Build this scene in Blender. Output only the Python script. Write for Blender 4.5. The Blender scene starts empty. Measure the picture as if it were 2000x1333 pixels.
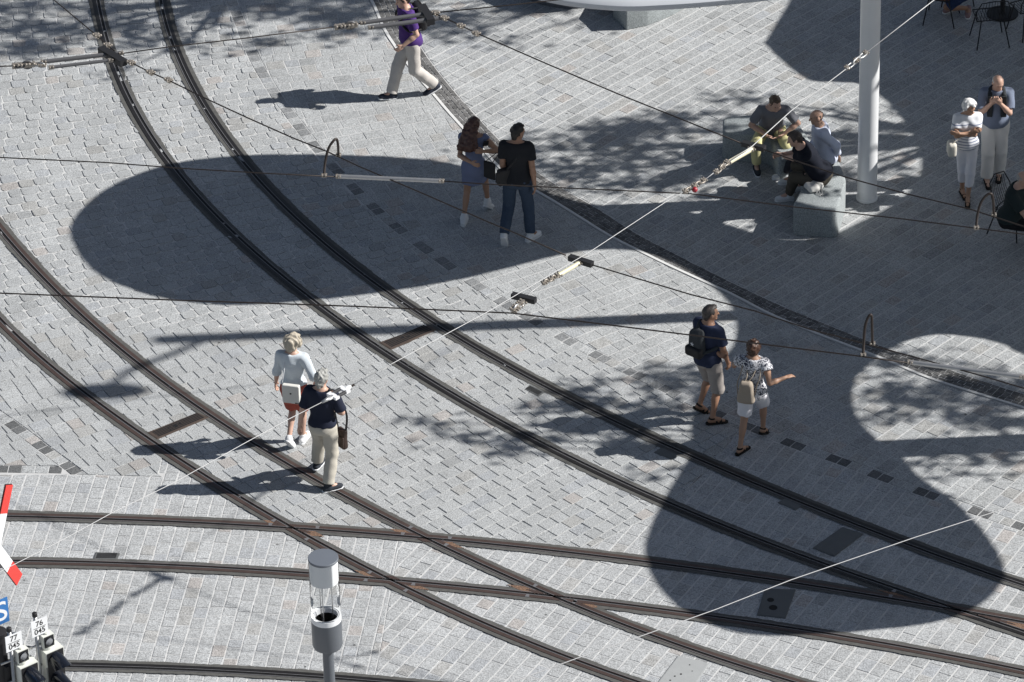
import bpy, math, random
import numpy as np
from mathutils import Vector, Matrix
random.seed(7); RS = np.random.RandomState(11)
scene = bpy.context.scene
COL = scene.collection

# ------------------------------------------------------------------ camera, sky, sun
CAM_H, CAM_Y = 36.014, -56.098
TH, FPX, ROLL = math.radians(32.7), 9500.0, math.radians(-1.5)
_fw = np.array([0, math.cos(TH), -math.sin(TH)]); _up = np.array([0, math.sin(TH), math.cos(TH)]); _x = np.array([1.0, 0, 0])
_c, _s = math.cos(ROLL), math.sin(ROLL)
CR = _c * _x + _s * _up; CU = -_s * _x + _c * _up
cam_d = bpy.data.cameras.new("camera"); cam = bpy.data.objects.new("camera", cam_d); COL.objects.link(cam)
cam_d.sensor_width = 36.0; cam_d.lens = FPX / 2000 * 36; cam_d.clip_start = 1.0; cam_d.clip_end = 2000
cam.matrix_world = Matrix(((CR[0], CU[0], -_fw[0], 0), (CR[1], CU[1], -_fw[1], CAM_Y), (CR[2], CU[2], -_fw[2], CAM_H), (0, 0, 0, 1)))
scene.camera = cam
SUN_EL, SUN_AZ = math.radians(38.5), math.radians(1.8)      # direction towards the sun, azimuth from +X
SV = np.array([math.cos(SUN_AZ) * math.cos(SUN_EL), math.sin(SUN_AZ) * math.cos(SUN_EL), math.sin(SUN_EL)])
world = bpy.data.worlds.new("World"); scene.world = world; world.use_nodes = True
wn = world.node_tree; bgn = wn.nodes["Background"]
sky = wn.nodes.new("ShaderNodeTexSky"); sky.sky_type = 'NISHITA'; sky.sun_disc = False
sky.sun_elevation = SUN_EL; sky.sun_rotation = math.radians(90) - SUN_AZ; sky.air_density = 1.0; sky.dust_density = 1.0
hs = wn.nodes.new('ShaderNodeHueSaturation'); hs.inputs['Saturation'].default_value = .85; hs.inputs['Value'].default_value = .93
wn.links.new(sky.outputs[0], hs.inputs['Color']); wn.links.new(hs.outputs[0], bgn.inputs[0]); bgn.inputs[1].default_value = 0.05
sun_d = bpy.data.lights.new("sun", 'SUN'); sun_d.energy = 5.0; sun_d.angle = math.radians(0.53); sun_d.color = (1.0, 0.975, 0.94)
sun = bpy.data.objects.new("sun", sun_d); COL.objects.link(sun); sun.location = (20, 0, 30)
sun.rotation_euler = Vector(SV).to_track_quat('Z', 'Y').to_euler()
scene.view_settings.view_transform = 'Standard'; scene.view_settings.look = 'None'
scene.view_settings.gamma = 1.0; scene.view_settings.exposure = 0.40

def G(px, py, z=0.0):
    """point of the photograph -> world point at height z"""
    d = FPX * _fw + (px - 1000) * CR + (666.5 - py) * CU
    t = (z - CAM_H) / d[2]
    return np.array([d[0] * t, CAM_Y + d[1] * t, z])
def GP(pts): return np.array([G(x, y)[:2] for x, y in pts])
def to_px(p):
    d = np.array(p, float) - np.array([0, CAM_Y, CAM_H]); z = d @ _fw
    return 1000 + FPX * (d @ CR) / z, 666.5 - FPX * (d @ CU) / z
def cast(px, py, h):
    """where something at height h has to stand for its shadow to fall on this ground point"""
    return G(px, py) + SV * (h / SV[2])

# ------------------------------------------------------------------ mesh helpers
class MB:
    def __init__(s): s.v = []; s.f = []
    def add(s, v, f):
        o = len(s.v); s.v += [tuple(map(float, p)) for p in v]; s.f += [tuple(i + o for i in q) for q in f]; return s
    def box(s, c, size, R=None):
        c = np.array(c, float); h = np.array(size, float) / 2
        R = np.eye(3) if R is None else np.array(R)
        v = [c + R @ (h * np.array(k)) for k in ((-1,-1,-1),(1,-1,-1),(1,1,-1),(-1,1,-1),(-1,-1,1),(1,-1,1),(1,1,1),(-1,1,1))]
        return s.add(v, [(3,2,1,0),(4,5,6,7),(0,1,5,4),(1,2,6,5),(2,3,7,6),(3,0,4,7)])
    def tube(s, pts, r, n=8, cap=True):
        pts = [np.array(p, float) for p in pts]; m = len(pts)
        rr = [r] * m if np.isscalar(r) else list(r)
        v = []; prev = None
        for i, p in enumerate(pts):
            t = pts[min(i + 1, m - 1)] - pts[max(i - 1, 0)]; t = t / (np.linalg.norm(t) + 1e-9)
            if prev is None:
                a = np.cross(t, (0, 0, 1.0))
                if np.linalg.norm(a) < 1e-3: a = np.cross(t, (1.0, 0, 0))
            else: a = prev - t * (prev @ t)
            a = a / np.linalg.norm(a); prev = a; b = np.cross(t, a)
            for k in range(n):
                q = 2 * math.pi * k / n; v.append(p + rr[i] * (a * math.cos(q) + b * math.sin(q)))
        f = [(i*n + k, i*n + (k+1) % n, (i+1)*n + (k+1) % n, (i+1)*n + k) for i in range(m-1) for k in range(n)]
        if cap: f += [tuple(range(n))[::-1], tuple(range((m-1)*n, m*n))]
        return s.add(v, f)
    def lathe(s, c, prof, n=32, cap=True):
        v = []; m = len(prof)
        for r, z in prof:
            for k in range(n):
                q = 2 * math.pi * k / n; v.append((c[0] + r * math.cos(q), c[1] + r * math.sin(q), c[2] + z))
        f = [(i*n + k, i*n + (k+1) % n, (i+1)*n + (k+1) % n, (i+1)*n + k) for i in range(m-1) for k in range(n)]
        if cap: f += [tuple(range(n))[::-1], tuple(range((m-1)*n, m*n))]
        return s.add(v, f)
    def prism(s, poly, z0, z1, bev=0.0):
        P = np.array(poly, float)[:, :2]; n = len(P)
        if poly_area(P) < 0: P = P[::-1]
        rings = [(P, z0), (P, z1 - bev)] + ([(inset(P, bev * .35), z1 - bev * .3), (inset(P, bev), z1)] if bev else [])
        v = [(x, y, z) for R, z in rings for x, y in R]
        m = len(rings)
        f = [(i*n + k, i*n + (k+1) % n, (i+1)*n + (k+1) % n, (i+1)*n + k) for i in range(m-1) for k in range(n)]
        f += [tuple(range(n))[::-1], tuple(range((m-1)*n, m*n))]
        return s.add(v, f)
    def ball(s, c, r, n=12, m=8, R=None):
        r = np.array([r]*3 if np.isscalar(r) else r, float); R = np.eye(3) if R is None else np.array(R); c = np.array(c, float)
        v = [c + R @ (r * np.array((0, 0, -1)))]
        for i in range(1, m):
            a = -math.pi/2 + math.pi*i/m
            for k in range(n):
                q = 2*math.pi*k/n; v.append(c + R @ (r*np.array((math.cos(a)*math.cos(q), math.cos(a)*math.sin(q), math.sin(a)))))
        v.append(c + R @ (r * np.array((0, 0, 1))))
        f = [(0, 1+(k+1) % n, 1+k) for k in range(n)]
        f += [(1+i*n+k, 1+i*n+(k+1) % n, 1+(i+1)*n+(k+1) % n, 1+(i+1)*n+k) for i in range(m-2) for k in range(n)]
        t = len(v)-1; o = 1+(m-2)*n
        f += [(o+k, o+(k+1) % n, t) for k in range(n)]
        return s.add(v, f)
    def build(s, name, mat, parent=None, smooth=False):
        me = bpy.data.meshes.new(name); me.from_pydata(s.v, [], s.f); me.update()
        if smooth: me.polygons.foreach_set('use_smooth', [True] * len(me.polygons))
        me.materials.append(mat)
        o = bpy.data.objects.new(name, me); COL.objects.link(o)
        if parent is not None: o.parent = parent
        return o
def sharp(o, deg=35):
    """smooth shading that keeps the real edges"""
    me = o.data; me.polygons.foreach_set('use_smooth', [True] * len(me.polygons))
    me.set_sharp_from_angle(angle=math.radians(deg)); return o
def poly_area(P):
    x, y = P[:, 0], P[:, 1]; return 0.5 * float(np.sum(x * np.roll(y, -1) - np.roll(x, -1) * y))
def inset(P, d):
    """shrink a counter-clockwise polygon by d"""
    n = len(P); out = []
    for i in range(n):
        a, b, c = P[i-1], P[i], P[(i+1) % n]
        e1 = b - a; e2 = c - b; l1 = np.hypot(*e1) + 1e-9; l2 = np.hypot(*e2) + 1e-9
        n1 = np.array((-e1[1], e1[0])) / l1; n2 = np.array((-e2[1], e2[0])) / l2
        m = n1 + n2; L = m @ m
        m = m * (2 * d / L) if L > .3 else n1 * d
        out.append(b + m * (1 if L <= .3 else 1))
    return np.array(out)
def empty(name, loc):
    o = bpy.data.objects.new(name, None); COL.objects.link(o); o.location = loc; o.empty_display_size = .1
    return o
def tag(o, label=None, cat=None, group=None, kind=None):
    if label: o['label'] = label
    if cat: o['category'] = cat
    if group: o['group'] = group
    if kind: o['kind'] = kind
    return o
def rot_z(a): c, s_ = math.cos(a), math.sin(a); return np.array(((c, -s_, 0), (s_, c, 0), (0, 0, 1.0)))
def frame_from(d, up=(0, 0, 1)):
    """rotation whose x axis runs along d"""
    d = np.array(d, float); d /= np.linalg.norm(d); u = np.array(up, float)
    y = np.cross(u, d); y /= np.linalg.norm(y); z = np.cross(d, y); return np.array((d, y, z)).T

# ------------------------------------------------------------------ materials
def new_mat(name):
    m = bpy.data.materials.new(name); m.use_nodes = True; nt = m.node_tree; return m, nt, nt.nodes["Principled BSDF"]
def plain(name, col, rough=.6, metal=0.0, var=.12, scale=30, bump=0.0, spec=None, two=None, coat=0):
    """a colour with real unevenness: noise in value, roughness and a little bump"""
    m, nt, b = new_mat(name); N = nt.nodes; L = nt.links
    tc = N.new("ShaderNodeTexCoord"); no = N.new("ShaderNodeTexNoise"); no.inputs['Scale'].default_value = scale; no.inputs['Detail'].default_value = 4
    L.new(tc.outputs['Object'], no.inputs['Vector'])
    mx = N.new("ShaderNodeMix"); mx.data_type = 'RGBA'
    c = np.array(col[:3]); c2 = np.array(two) if two is not None else c
    mx.inputs[6].default_value = (*np.clip(c * (1 - var), 0, 1), 1); mx.inputs[7].default_value = (*np.clip(c2 * (1 + var), 0, 1), 1)
    L.new(no.outputs['Fac'], mx.inputs[0]); L.new(mx.outputs[2], b.inputs['Base Color'])
    b.inputs['Roughness'].default_value = rough; b.inputs['Metallic'].default_value = metal
    if spec is not None: b.inputs['Specular IOR Level'].default_value = spec
    if coat: b.inputs['Coat Weight'].default_value = coat
    if bump:
        bp = N.new("ShaderNodeBump"); bp.inputs['Strength'].default_value = bump; bp.inputs['Distance'].default_value = .01
        L.new(no.outputs['Fac'], bp.inputs['Height']); L.new(bp.outputs[0], b.inputs['Normal'])
    return m
def granite(name, attr=True, base=(.40, .41, .42), speck=1.0, gum=True):
    m, nt, b = new_mat(name); N = nt.nodes; L = nt.links
    tc = N.new("ShaderNodeTexCoord")
    n1 = N.new("ShaderNodeTexNoise"); n1.inputs['Scale'].default_value = 62; n1.inputs['Detail'].default_value = 3; n1.inputs['Roughness'].default_value = .85
    n2 = N.new("ShaderNodeTexNoise"); n2.inputs['Scale'].default_value = 1.3; n2.inputs['Detail'].default_value = 5; n2.inputs['Roughness'].default_value = .65
    L.new(tc.outputs['Object'], n1.inputs['Vector']); L.new(tc.outputs['Object'], n2.inputs['Vector'])
    r1 = N.new("ShaderNodeMapRange"); r1.inputs[1].default_value = .3; r1.inputs[2].default_value = .7
    r1.inputs[3].default_value = 1 - .70 * speck; r1.inputs[4].default_value = 1 + .70 * speck; r1.clamp = True; L.new(n1.outputs['Fac'], r1.inputs[0])
    r2 = N.new("ShaderNodeMapRange"); r2.inputs[1].default_value = .3; r2.inputs[2].default_value = .7
    r2.inputs[3].default_value = .86; r2.inputs[4].default_value = 1.08; L.new(n2.outputs['Fac'], r2.inputs[0])
    mu = N.new("ShaderNodeMath"); mu.operation = 'MULTIPLY'; L.new(r1.outputs[0], mu.inputs[0]); L.new(r2.outputs[0], mu.inputs[1])
    last = mu
    if gum:   # trodden-in gum and small oil spots, here and there
        vo = N.new("ShaderNodeTexVoronoi"); vo.inputs['Scale'].default_value = 1.5; vo.inputs['Randomness'].default_value = 1
        L.new(tc.outputs['Object'], vo.inputs['Vector'])
        lt = N.new("ShaderNodeMapRange"); lt.inputs[1].default_value = .022; lt.inputs[2].default_value = .034; lt.inputs[3].default_value = .3; lt.inputs[4].default_value = 1.0
        L.new(vo.outputs['Distance'], lt.inputs[0])
        m2 = N.new("ShaderNodeMath"); m2.operation = 'MULTIPLY'; L.new(mu.outputs[0], m2.inputs[0]); L.new(lt.outputs[0], m2.inputs[1])
        n4 = N.new("ShaderNodeTexNoise"); n4.inputs['Scale'].default_value = 3.1; n4.inputs['Detail'].default_value = 6; n4.inputs['Roughness'].default_value = .7
        L.new(tc.outputs['Object'], n4.inputs['Vector'])
        r4 = N.new("ShaderNodeMapRange"); r4.inputs[1].default_value = .60; r4.inputs[2].default_value = .74; r4.inputs[3].default_value = 1.0; r4.inputs[4].default_value = .74
        L.new(n4.outputs['Fac'], r4.inputs[0])
        m3 = N.new("ShaderNodeMath"); m3.operation = 'MULTIPLY'; L.new(m2.outputs[0], m3.inputs[0]); L.new(r4.outputs[0], m3.inputs[1]); last = m3
    mx = N.new("ShaderNodeVectorMath"); mx.operation = 'SCALE'
    if attr:
        at = N.new("ShaderNodeAttribute"); at.attribute_name = 'tint'; L.new(at.outputs['Color'], mx.inputs[0])
    else: mx.inputs[0].default_value = base
    L.new(last.outputs[0], mx.inputs['Scale']); L.new(mx.outputs[0], b.inputs['Base Color'])
    b.inputs['Roughness'].default_value = .82; b.inputs['Specular IOR Level'].default_value = .35
    bp = N.new("ShaderNodeBump"); bp.inputs['Strength'].default_value = .5; bp.inputs['Distance'].default_value = .003
    L.new(n1.outputs['Fac'], bp.inputs['Height']); L.new(bp.outputs[0], b.inputs['Normal'])
    return m
M = {}
M['stone'] = granite('granite_setts')
M['grout'] = plain('pale_grout', (.50, .50, .495), .95, var=.18, scale=6)
M['block'] = granite('granite_block', False, (.29, .315, .32), .8, False)
M['kerb'] = plain('pale_kerb', (.62, .62, .61), .9, var=.1)
M['seal'] = plain('bitumen_joint', (.085, .084, .079), .9, var=.4, scale=14, bump=.3)
M['steel_dark'] = plain('rail_steel_dark', (.035, .032, .031), .42, .55, var=.3, scale=9)
M['steel_brown'] = plain('rail_steel_brown', (.085, .058, .050), .5, .35, var=.28, scale=7)
M['steel_worn'] = plain('rail_steel_worn', (.24, .235, .24), .5, .5, var=.3, scale=20)  # pale worn steel; along the rail edges it also stands in for glints
M['groove'] = plain('rail_groove', (.008, .008, .009), .7, .2)
M['rust'] = plain('rusty_checker', (.075, .042, .032), .85, .1, var=.8, scale=45, bump=.6, two=(.19, .115, .075))
M['iron'] = plain('cast_iron', (.10, .075, .062), .6, .4, var=.25, scale=12, bump=.2)
M['iron_grey'] = plain('cover_grey', (.13, .135, .135), .7, .2, var=.15, scale=8, bump=.3)
M['concrete'] = plain('cover_concrete', (.33, .34, .34), .85, var=.1, scale=10)
M['roof'] = plain('roof_shell', (.50, .52, .55), .45, var=.04, scale=2)
M['white'] = plain('white_paint', (.74, .75, .76), .35, var=.04, scale=4)
M['grey_paint'] = plain('grey_paint', (.10, .11, .125), .4, var=.06, scale=5)
M['black'] = plain('black_plastic', (.010, .010, .012), .65, var=.2)
M['galv'] = plain('galvanised_steel', (.42, .42, .42), .4, .7, var=.2, scale=20)
M['brass'] = plain('weathered_bronze', (.30, .27, .235), .45, .5, var=.5, scale=60)
M['cable'] = plain('contact_wire', (.035, .027, .024), .5, .5, var=.2)
M['rope'] = plain('pale_steel_rope', (.42, .42, .42), .5, .3, var=.1)
M['ivory'] = plain('ivory_glassfibre', (.66, .62, .44), .45, var=.08)
M['greyrod'] = plain('grey_glassfibre', (.09, .09, .095), .45, var=.1)
M['bark'] = plain('bark', (.10, .08, .06), .9, var=.4, scale=20, bump=.5)

# ------------------------------------------------------------------ rail lines (traced, then smoothed in plan)
RA=[(191,0),(206,70),(227,130),(245,175),(266,217),(297,266),(332,318),(402,398),(427,427),(460,460),(495,493),(532,524),(572,559),(602,580),(637,602),(662,627),(700,655),(740,677),(775,700),(825,732),(875,762),(912,785),(950,805),(1000,834),(1050,860),(1100,887),(1150,915),(1200,940),(1250,962),(1300,982),(1350,1002),(1400,1022),(1500,1055),(1550,1075),(1600,1096),(1650,1117),(1700,1137),(1750,1155),(1800,1170),(1850,1186),(1900,1200),(1950,1217),(2000,1234)]
RB=[(313,0),(331,63),(350,115),(381,182),(420,245),(457,300),(487,332),(515,362),(550,397),(590,437),(625,467),(662,500),(700,530),(737,557),(770,582),(800,604),(850,632),(900,662),(950,692),(1000,722),(1050,750),(1100,776),(1150,802),(1200,825),(1250,847),(1300,870),(1350,891),(1400,912),(1450,932),(1500,955),(1662,1022),(1750,1055),(1800,1075),(1850,1095),(1900,1112),(1950,1127),(2000,1143)]
RC=[(0,450),(37,492),(75,535),(112,575),(150,610),(187,642),(225,672),(260,700),(287,722),(325,752),(362,780),(400,805),(437,830),(475,855),(512,880),(550,900),(587,922),(625,945),(662,965),(700,987),(750,1010),(787,1027),(825,1050),(862,1067),(900,1084),(950,1105),(1000,1130),(1050,1155),(1087,1168),(1125,1185),(1175,1207),(1225,1225),(1275,1242),(1325,1260),(1375,1277),(1400,1287)]
RD=[(0,622),(25,650),(62,685),(100,717),(200,795),(250,830),(300,862),(350,895),(400,927),(450,960),(500,993),(537,1017),(550,1022),(580,1037),(625,1062),(675,1090),(725,1115),(775,1137),(825,1162),(900,1195),(950,1217),(1000,1242),(1050,1265),(1100,1285),(1150,1300),(1200,1317),(1250,1333)]
RE=[(17,1010),(175,1014),(350,1021),(525,1029),(600,1035),(700,1041),(800,1049),(900,1060),(1000,1069),(1100,1081),(1200,1091),(1300,1102),(1400,1115),(1500,1132),(1600,1147),(1700,1165),(1775,1177),(1850,1190),(1950,1207),(2000,1216)]
RF=[(17,1096),(175,1100),(350,1106),(500,1114),(600,1120),(725,1129),(825,1140),(900,1148),(1000,1157),(1075,1164),(1150,1173),(1250,1185),(1350,1200),(1400,1207),(1500,1221),(1600,1237),(1700,1252),(1800,1271),(1900,1291),(2000,1311)]
RG=[(0,1301),(140,1304),(350,1309),(500,1316),(600,1322),(700,1330),(800,1340)]
def smooth_curve(P, deg, step=.05, ext=8):
    W_ = GP(P); t = np.r_[0, np.cumsum(np.hypot(*np.diff(W_, axis=0).T))]; T = t[-1]
    u = t / T * 2 - 1; px_, py_ = np.polyfit(u, W_[:, 0], deg), np.polyfit(u, W_[:, 1], deg)
    s_ = np.linspace(-1, 1, int(T / step) + 1); C_ = np.c_[np.polyval(px_, s_), np.polyval(py_, s_)]
    def go(a, b, k):   # straight-ish continuation with the mean curvature of the end
        d = a - b; n = int(ext / step); out = []; p = a.copy(); ang = math.atan2(d[1], d[0])
        for i in range(n):
            ang += k * step; p = p + step * np.array((math.cos(ang), math.sin(ang))); out.append(p.copy())
        return out
    q = max(20, len(C_) // 6)
    def curv(i, j, k_): 
        a1 = math.atan2(*(C_[j] - C_[i])[::-1]); a2 = math.atan2(*(C_[k_] - C_[j])[::-1]); return (a2 - a1) / (np.hypot(*(C_[k_] - C_[j])) + 1e-9)
    k0 = curv(q * 2, q, 0); k1 = curv(-1 - 2 * q, -1 - q, -1)
    k0 = max(-.06, min(.06, k0)); k1 = max(-.06, min(.06, k1))
    return np.array(go(C_[0], C_[1], k0)[::-1] + list(C_) + go(C_[-1], C_[-2], k1))
RAILS = {k: smooth_curve(v, d) for k, (v, d) in dict(A=(RA, 6), B=(RB, 6), C=(RC, 5), D=(RD, 5), E=(RE, 4), F=(RF, 4), G=(RG, 2)).items()}
def normals(C_):
    d = np.gradient(C_, axis=0); d /= np.hypot(*d.T)[:, None]; return np.c_[-d[:, 1], d[:, 0]]
def sdist(P, C_):
    """signed distance to a polyline (+ on its left), foot point and left normal there"""
    P = np.atleast_2d(P); a = C_[:-1]; e = C_[1:] - a; L2 = (e ** 2).sum(1)
    d = P[:, None] - a[None]; t = np.clip((d * e[None]).sum(2) / L2, 0, 1)
    foot = a[None] + t[..., None] * e[None]; dist = np.hypot(*(P[:, None] - foot).transpose(2, 0, 1)); j = dist.argmin(1); i = np.arange(len(P))
    f = foot[i, j]; NN = np.c_[-e[:, 1], e[:, 0]] / np.sqrt(L2)[:, None]; n = NN[j].copy(); tj = t[i, j]; m_ = len(a)
    lo, hi = (tj <= 0) & (j > 0), (tj >= 1) & (j < m_ - 1)
    n[lo] += NN[j[lo] - 1]; n[hi] += NN[j[hi] + 1]; n /= np.hypot(*n.T)[:, None] + 1e-12
    # at a convex corner the nearer of two segments decides the sign
    s_ = np.sign(((P - f) * n).sum(1)); s_[s_ == 0] = 1
    return s_ * dist[i, j], f, n

# ------------------------------------------------------------------ zones of paving
GL=[(700,-60),(715,-20),(730,0),(752,56),(772,86),(797,122),(826,158),(843,175),(860,196),(884,224),(907,249),(951,297),(986,336),(1030,361),(1070,383),(1130,420),(1196,462),(1250,488),(1300,513),(1366,543),(1433,573),(1496,608),(1555,633),(1615,657),(1720,696),(1818,738),(1931,773),(2000,794),(2100,826),(2300,885)]
GR=[(735,-60),(752,-30),(771,0),(800,55),(828,101),(848,130),(871,158),(895,187),(922,217),(952,249),(986,284),(1025,318),(1063,346),(1110,375),(1161,402),(1210,435),(1259,466),(1300,485),(1370,522),(1440,556),(1500,585),(1545,605),(1600,627),(1650,647),(1720,675),(1826,710),(1910,741),(2000,769),(2100,800),(2300,857)]
K1=[(464,31),(478,68),(493,107),(513,143),(535,180),(562,217),(591,255),(618,289),(655,330),(694,369),(735,409),(777,445),(825,481),(874,516),(927,554),(983,591),(1041,624),(1102,661),(1172,696),(1242,731),(1312,764),(1391,804),(1470,835),(1550,868),(1636,897),(1720,930),(1814,965),(1912,1000),(1996,1028)]
K2=[(-200,660),(-60,772),(32,834),(82,873),(136,912),(160,930)]
def dense(P, step=.08, ext=0):
    W_ = GP(P) if not isinstance(P, np.ndarray) else P
    if ext:
        a = W_[0] - W_[1]; b = W_[-1] - W_[-2]; W_ = np.vstack([W_[0] + a / np.hypot(*a) * ext, W_, W_[-1] + b / np.hypot(*b) * ext])
    t = np.r_[0, np.cumsum(np.hypot(*np.diff(W_, axis=0).T))]; s_ = np.arange(0, t[-1], step)
    C_ = np.c_[np.interp(s_, t, W_[:, 0]), np.interp(s_, t, W_[:, 1])]
    k = 9
    if len(C_) > 3 * k:
        pad = np.vstack([np.repeat(C_[:1], k // 2, 0), C_, np.repeat(C_[-1:], k // 2, 0)]); ker = np.ones(k) / k
        S = np.c_[np.convolve(pad[:, 0], ker, 'valid'), np.convolve(pad[:, 1], ker, 'valid')]; S[:k] = C_[:k]; S[-k:] = C_[-k:]; C_ = S
    return C_
cGL, cGR, cK1 = dense(GL, ext=5), dense(GR, ext=5), dense(K1, ext=8)
cK2 = dense(K2, ext=1)
cHC = dense([(-300, 913), (-100, 914), (0, 915.5), (130, 917.5)])
Dc, Ec = RAILS['D'], RAILS['E']
iD = [i for i, p in enumerate(Dc) if 320 < to_px((*p, 0))[0] < 572]; iE = [i for i, p in enumerate(Ec) if 582 < to_px((*p, 0))[0] < 1110]
cLab = np.vstack([dense([(-900, 923), (-400, 925), (-100, 926), (150, 926), (315, 931)]), Dc[iD][::3], Ec[iE][::3], dense([(1150, 1070), (1215, 1035), (1275, 1006), (1310, 985), (1370, 930), (1420, 870), (1452, 829)]), GP([(1500,850),(1550, 868), (1700, 922), (1912, 1000), (1996, 1028)]), dense(K1, ext=8)[-95:]])
cSeam = dense([(800, 1040), (777, 1077), (762, 1160), (752, 1210), (741, 1280), (728, 1333), (700, 1480)])
QC = np.array([18.3, 12.0])

def clip(P, f, n):
    """keep the part of a convex polygon where (p-f).n >= 0"""
    d = (P - f) @ n; out = []
    for i in range(len(P)):
        a, b = P[i-1], P[i]; da, db = d[i-1], d[i]
        if (da >= 0) != (db >= 0): out.append(a + (b - a) * (da / (da - db)))
        if db >= 0: out.append(b)
    return np.array(out)
def filt(stones, rules):
    """rules: (curve, side, offset): keep side*sd > offset"""
    for C_, side, off in rules:
        if not stones: return stones
        cen = np.array([s_[0].mean(0) for s_ in stones]); sd_, f, n = [], [], []
        for a in range(0, len(cen), 4000):
            q = sdist(cen[a:a + 4000], C_); sd_.append(q[0]); f.append(q[1]); n.append(q[2])
        sd_ = np.concatenate(sd_) * side; f = np.concatenate(f); n = np.concatenate(n) * side
        out = []
        for i, st in enumerate(stones):
            if sd_[i] > off + .22: out.append(st)
            elif sd_[i] > off - .22:
                P = clip(st[0], f[i] + n[i] * off, n[i])
                if len(P) >= 3 and abs(poly_area(P)) > .0012: out.append((P, st[1]))
        stones = out
    return stones
def lattice_lin(x0, x1, y0, y1, deg, roww, lo, hi):
    a = math.radians(deg); u = np.array((math.cos(a), math.sin(a))); v = np.array((-u[1], u[0]))
    cs = [np.array(p) for p in ((x0, y0), (x1, y0), (x1, y1), (x0, y1))]
    us = [c @ u for c in cs]; vs = [c @ v for c in cs]; out = []
    r = math.floor(min(vs) / roww)
    while r * roww < max(vs):
        t = min(us) - RS.uniform(0, hi)
        while t < max(us):
            l = RS.uniform(lo, hi); c = u * (t + l/2) + v * ((r + .5) * roww)
            if x0 < c[0] < x1 and y0 < c[1] < y1:
                g_ = .0032; out.append((np.array([u*t + v*(r*roww+g_), u*(t+l) + v*(r*roww+g_), u*(t+l) + v*((r+1)*roww-g_), u*t + v*((r+1)*roww-g_)]), 0))
            t += l
        r += 1
    return out
def lattice_pol(x0, x1, y0, y1, dth, lo, hi, R0, R1):
    out = []; th = math.radians(170)
    while th < math.radians(262):
        t = R0 - RS.uniform(0, hi)
        while t < R1:
            l = RS.uniform(lo, hi); c = QC + (t + l/2) * np.array((math.cos(th + dth/2), math.sin(th + dth/2)))
            if x0 < c[0] < x1 and y0 < c[1] < y1:
                e0, e1 = np.array((math.cos(th), math.sin(th))), np.array((math.cos(th+dth), math.sin(th+dth)))
                out.append((np.array([QC+e0*t, QC+e0*(t+l), QC+e1*(t+l), QC+e1*t]), 0))
            t += l
        th += dth
    return out
def course(C_, w, step, darks=None):
    """a single line of stones along a curve; darks: curve lengths where a pair of dark stones is centred"""
    t = np.r_[0, np.cumsum(np.hypot(*np.diff(C_, axis=0).T))]; n = normals(C_)
    def at(s_): 
        p = np.array((np.interp(s_, t, C_[:, 0]), np.interp(s_, t, C_[:, 1]))); m = np.array((np.interp(s_, t, n[:, 0]), np.interp(s_, t, n[:, 1]))); return p, m
    cuts = []
    if darks:
        for a, b in zip(darks[:-1], darks[1:]):
            k = max(2, round((b - a) / step)); cuts += [(a + (b-a)*i/k, a + (b-a)*(i+1)/k, 1 if i in (0, k-1) else 0) for i in range(k)]
        s_ = darks[0]
        while s_ > step: cuts.append((s_ - step, s_, 1 if round((darks[0]-s_)/step) % 5 in (0, 4) else 0)); s_ -= step
        s_ = darks[-1]
        while s_ < t[-1] - step: cuts.append((s_, s_ + step, 1 if round((s_-darks[-1])/step) % 5 in (0, 4) else 0)); s_ += step
    else:
        s_ = 0
        while s_ < t[-1] - step:
            l = step * RS.uniform(.85, 1.15); cuts.append((s_, s_ + l, 0)); s_ += l
    out = []
    for a, b, dk in cuts:
        (p, m), (q, k) = at(a), at(b)
        out.append((np.array([p - m*w/2, q - k*w/2, q + k*w/2, p + m*w/2]), dk))
    return out
def arclen(C_, W_):
    t = np.r_[0, np.cumsum(np.hypot(*np.diff(C_, axis=0).T))]
    return [float(t[np.hypot(*(C_ - w_).T).argmin()]) for w_ in W_]

HW = .085
Z = {}
Z['plaza'] = filt(lattice_lin(-8, 15, -8, 19, 46, .186, .20, .31), [(cGR, 1, .006)])
Z['walk'] = filt(lattice_pol(-11, 13, -9, 19, .0102, .20, .29, 12, 32), [(cGL, -1, .048), (cK1, 1, HW)])
Z['track'] = filt(lattice_pol(-13, 13, -9, 19, .0080, .19, .27, 12, 42), [(cK1, -1, HW), (cLab, 1, 0), (cK2, 1, HW)])
Z['left'] = filt(lattice_pol(-13, -4, -5, 4, .0075, .22, .30, 12, 42), [(cK2, -1, HW), (cHC, 1, HW)])
Z['low'] = filt(lattice_lin(-13, 3, -13, -1, 82.5, .182, .17, .25), [(cLab, -1, 0), (cSeam, -1, 0)])
Z['low2'] = filt(lattice_lin(-5, 14, -16, 1, 60, .186, .19, .29), [(cLab, -1, 0), (cSeam, 1, 0), (cK1, -1, HW)])
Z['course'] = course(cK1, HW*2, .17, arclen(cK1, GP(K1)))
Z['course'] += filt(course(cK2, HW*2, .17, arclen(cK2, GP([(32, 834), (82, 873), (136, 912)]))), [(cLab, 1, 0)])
Z['course'] += filt(course(cHC, HW*2, .17, arclen(cHC, GP([(-80, 914), (22, 915), (118, 917)]))), [(cK2, -1, HW)])
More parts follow.
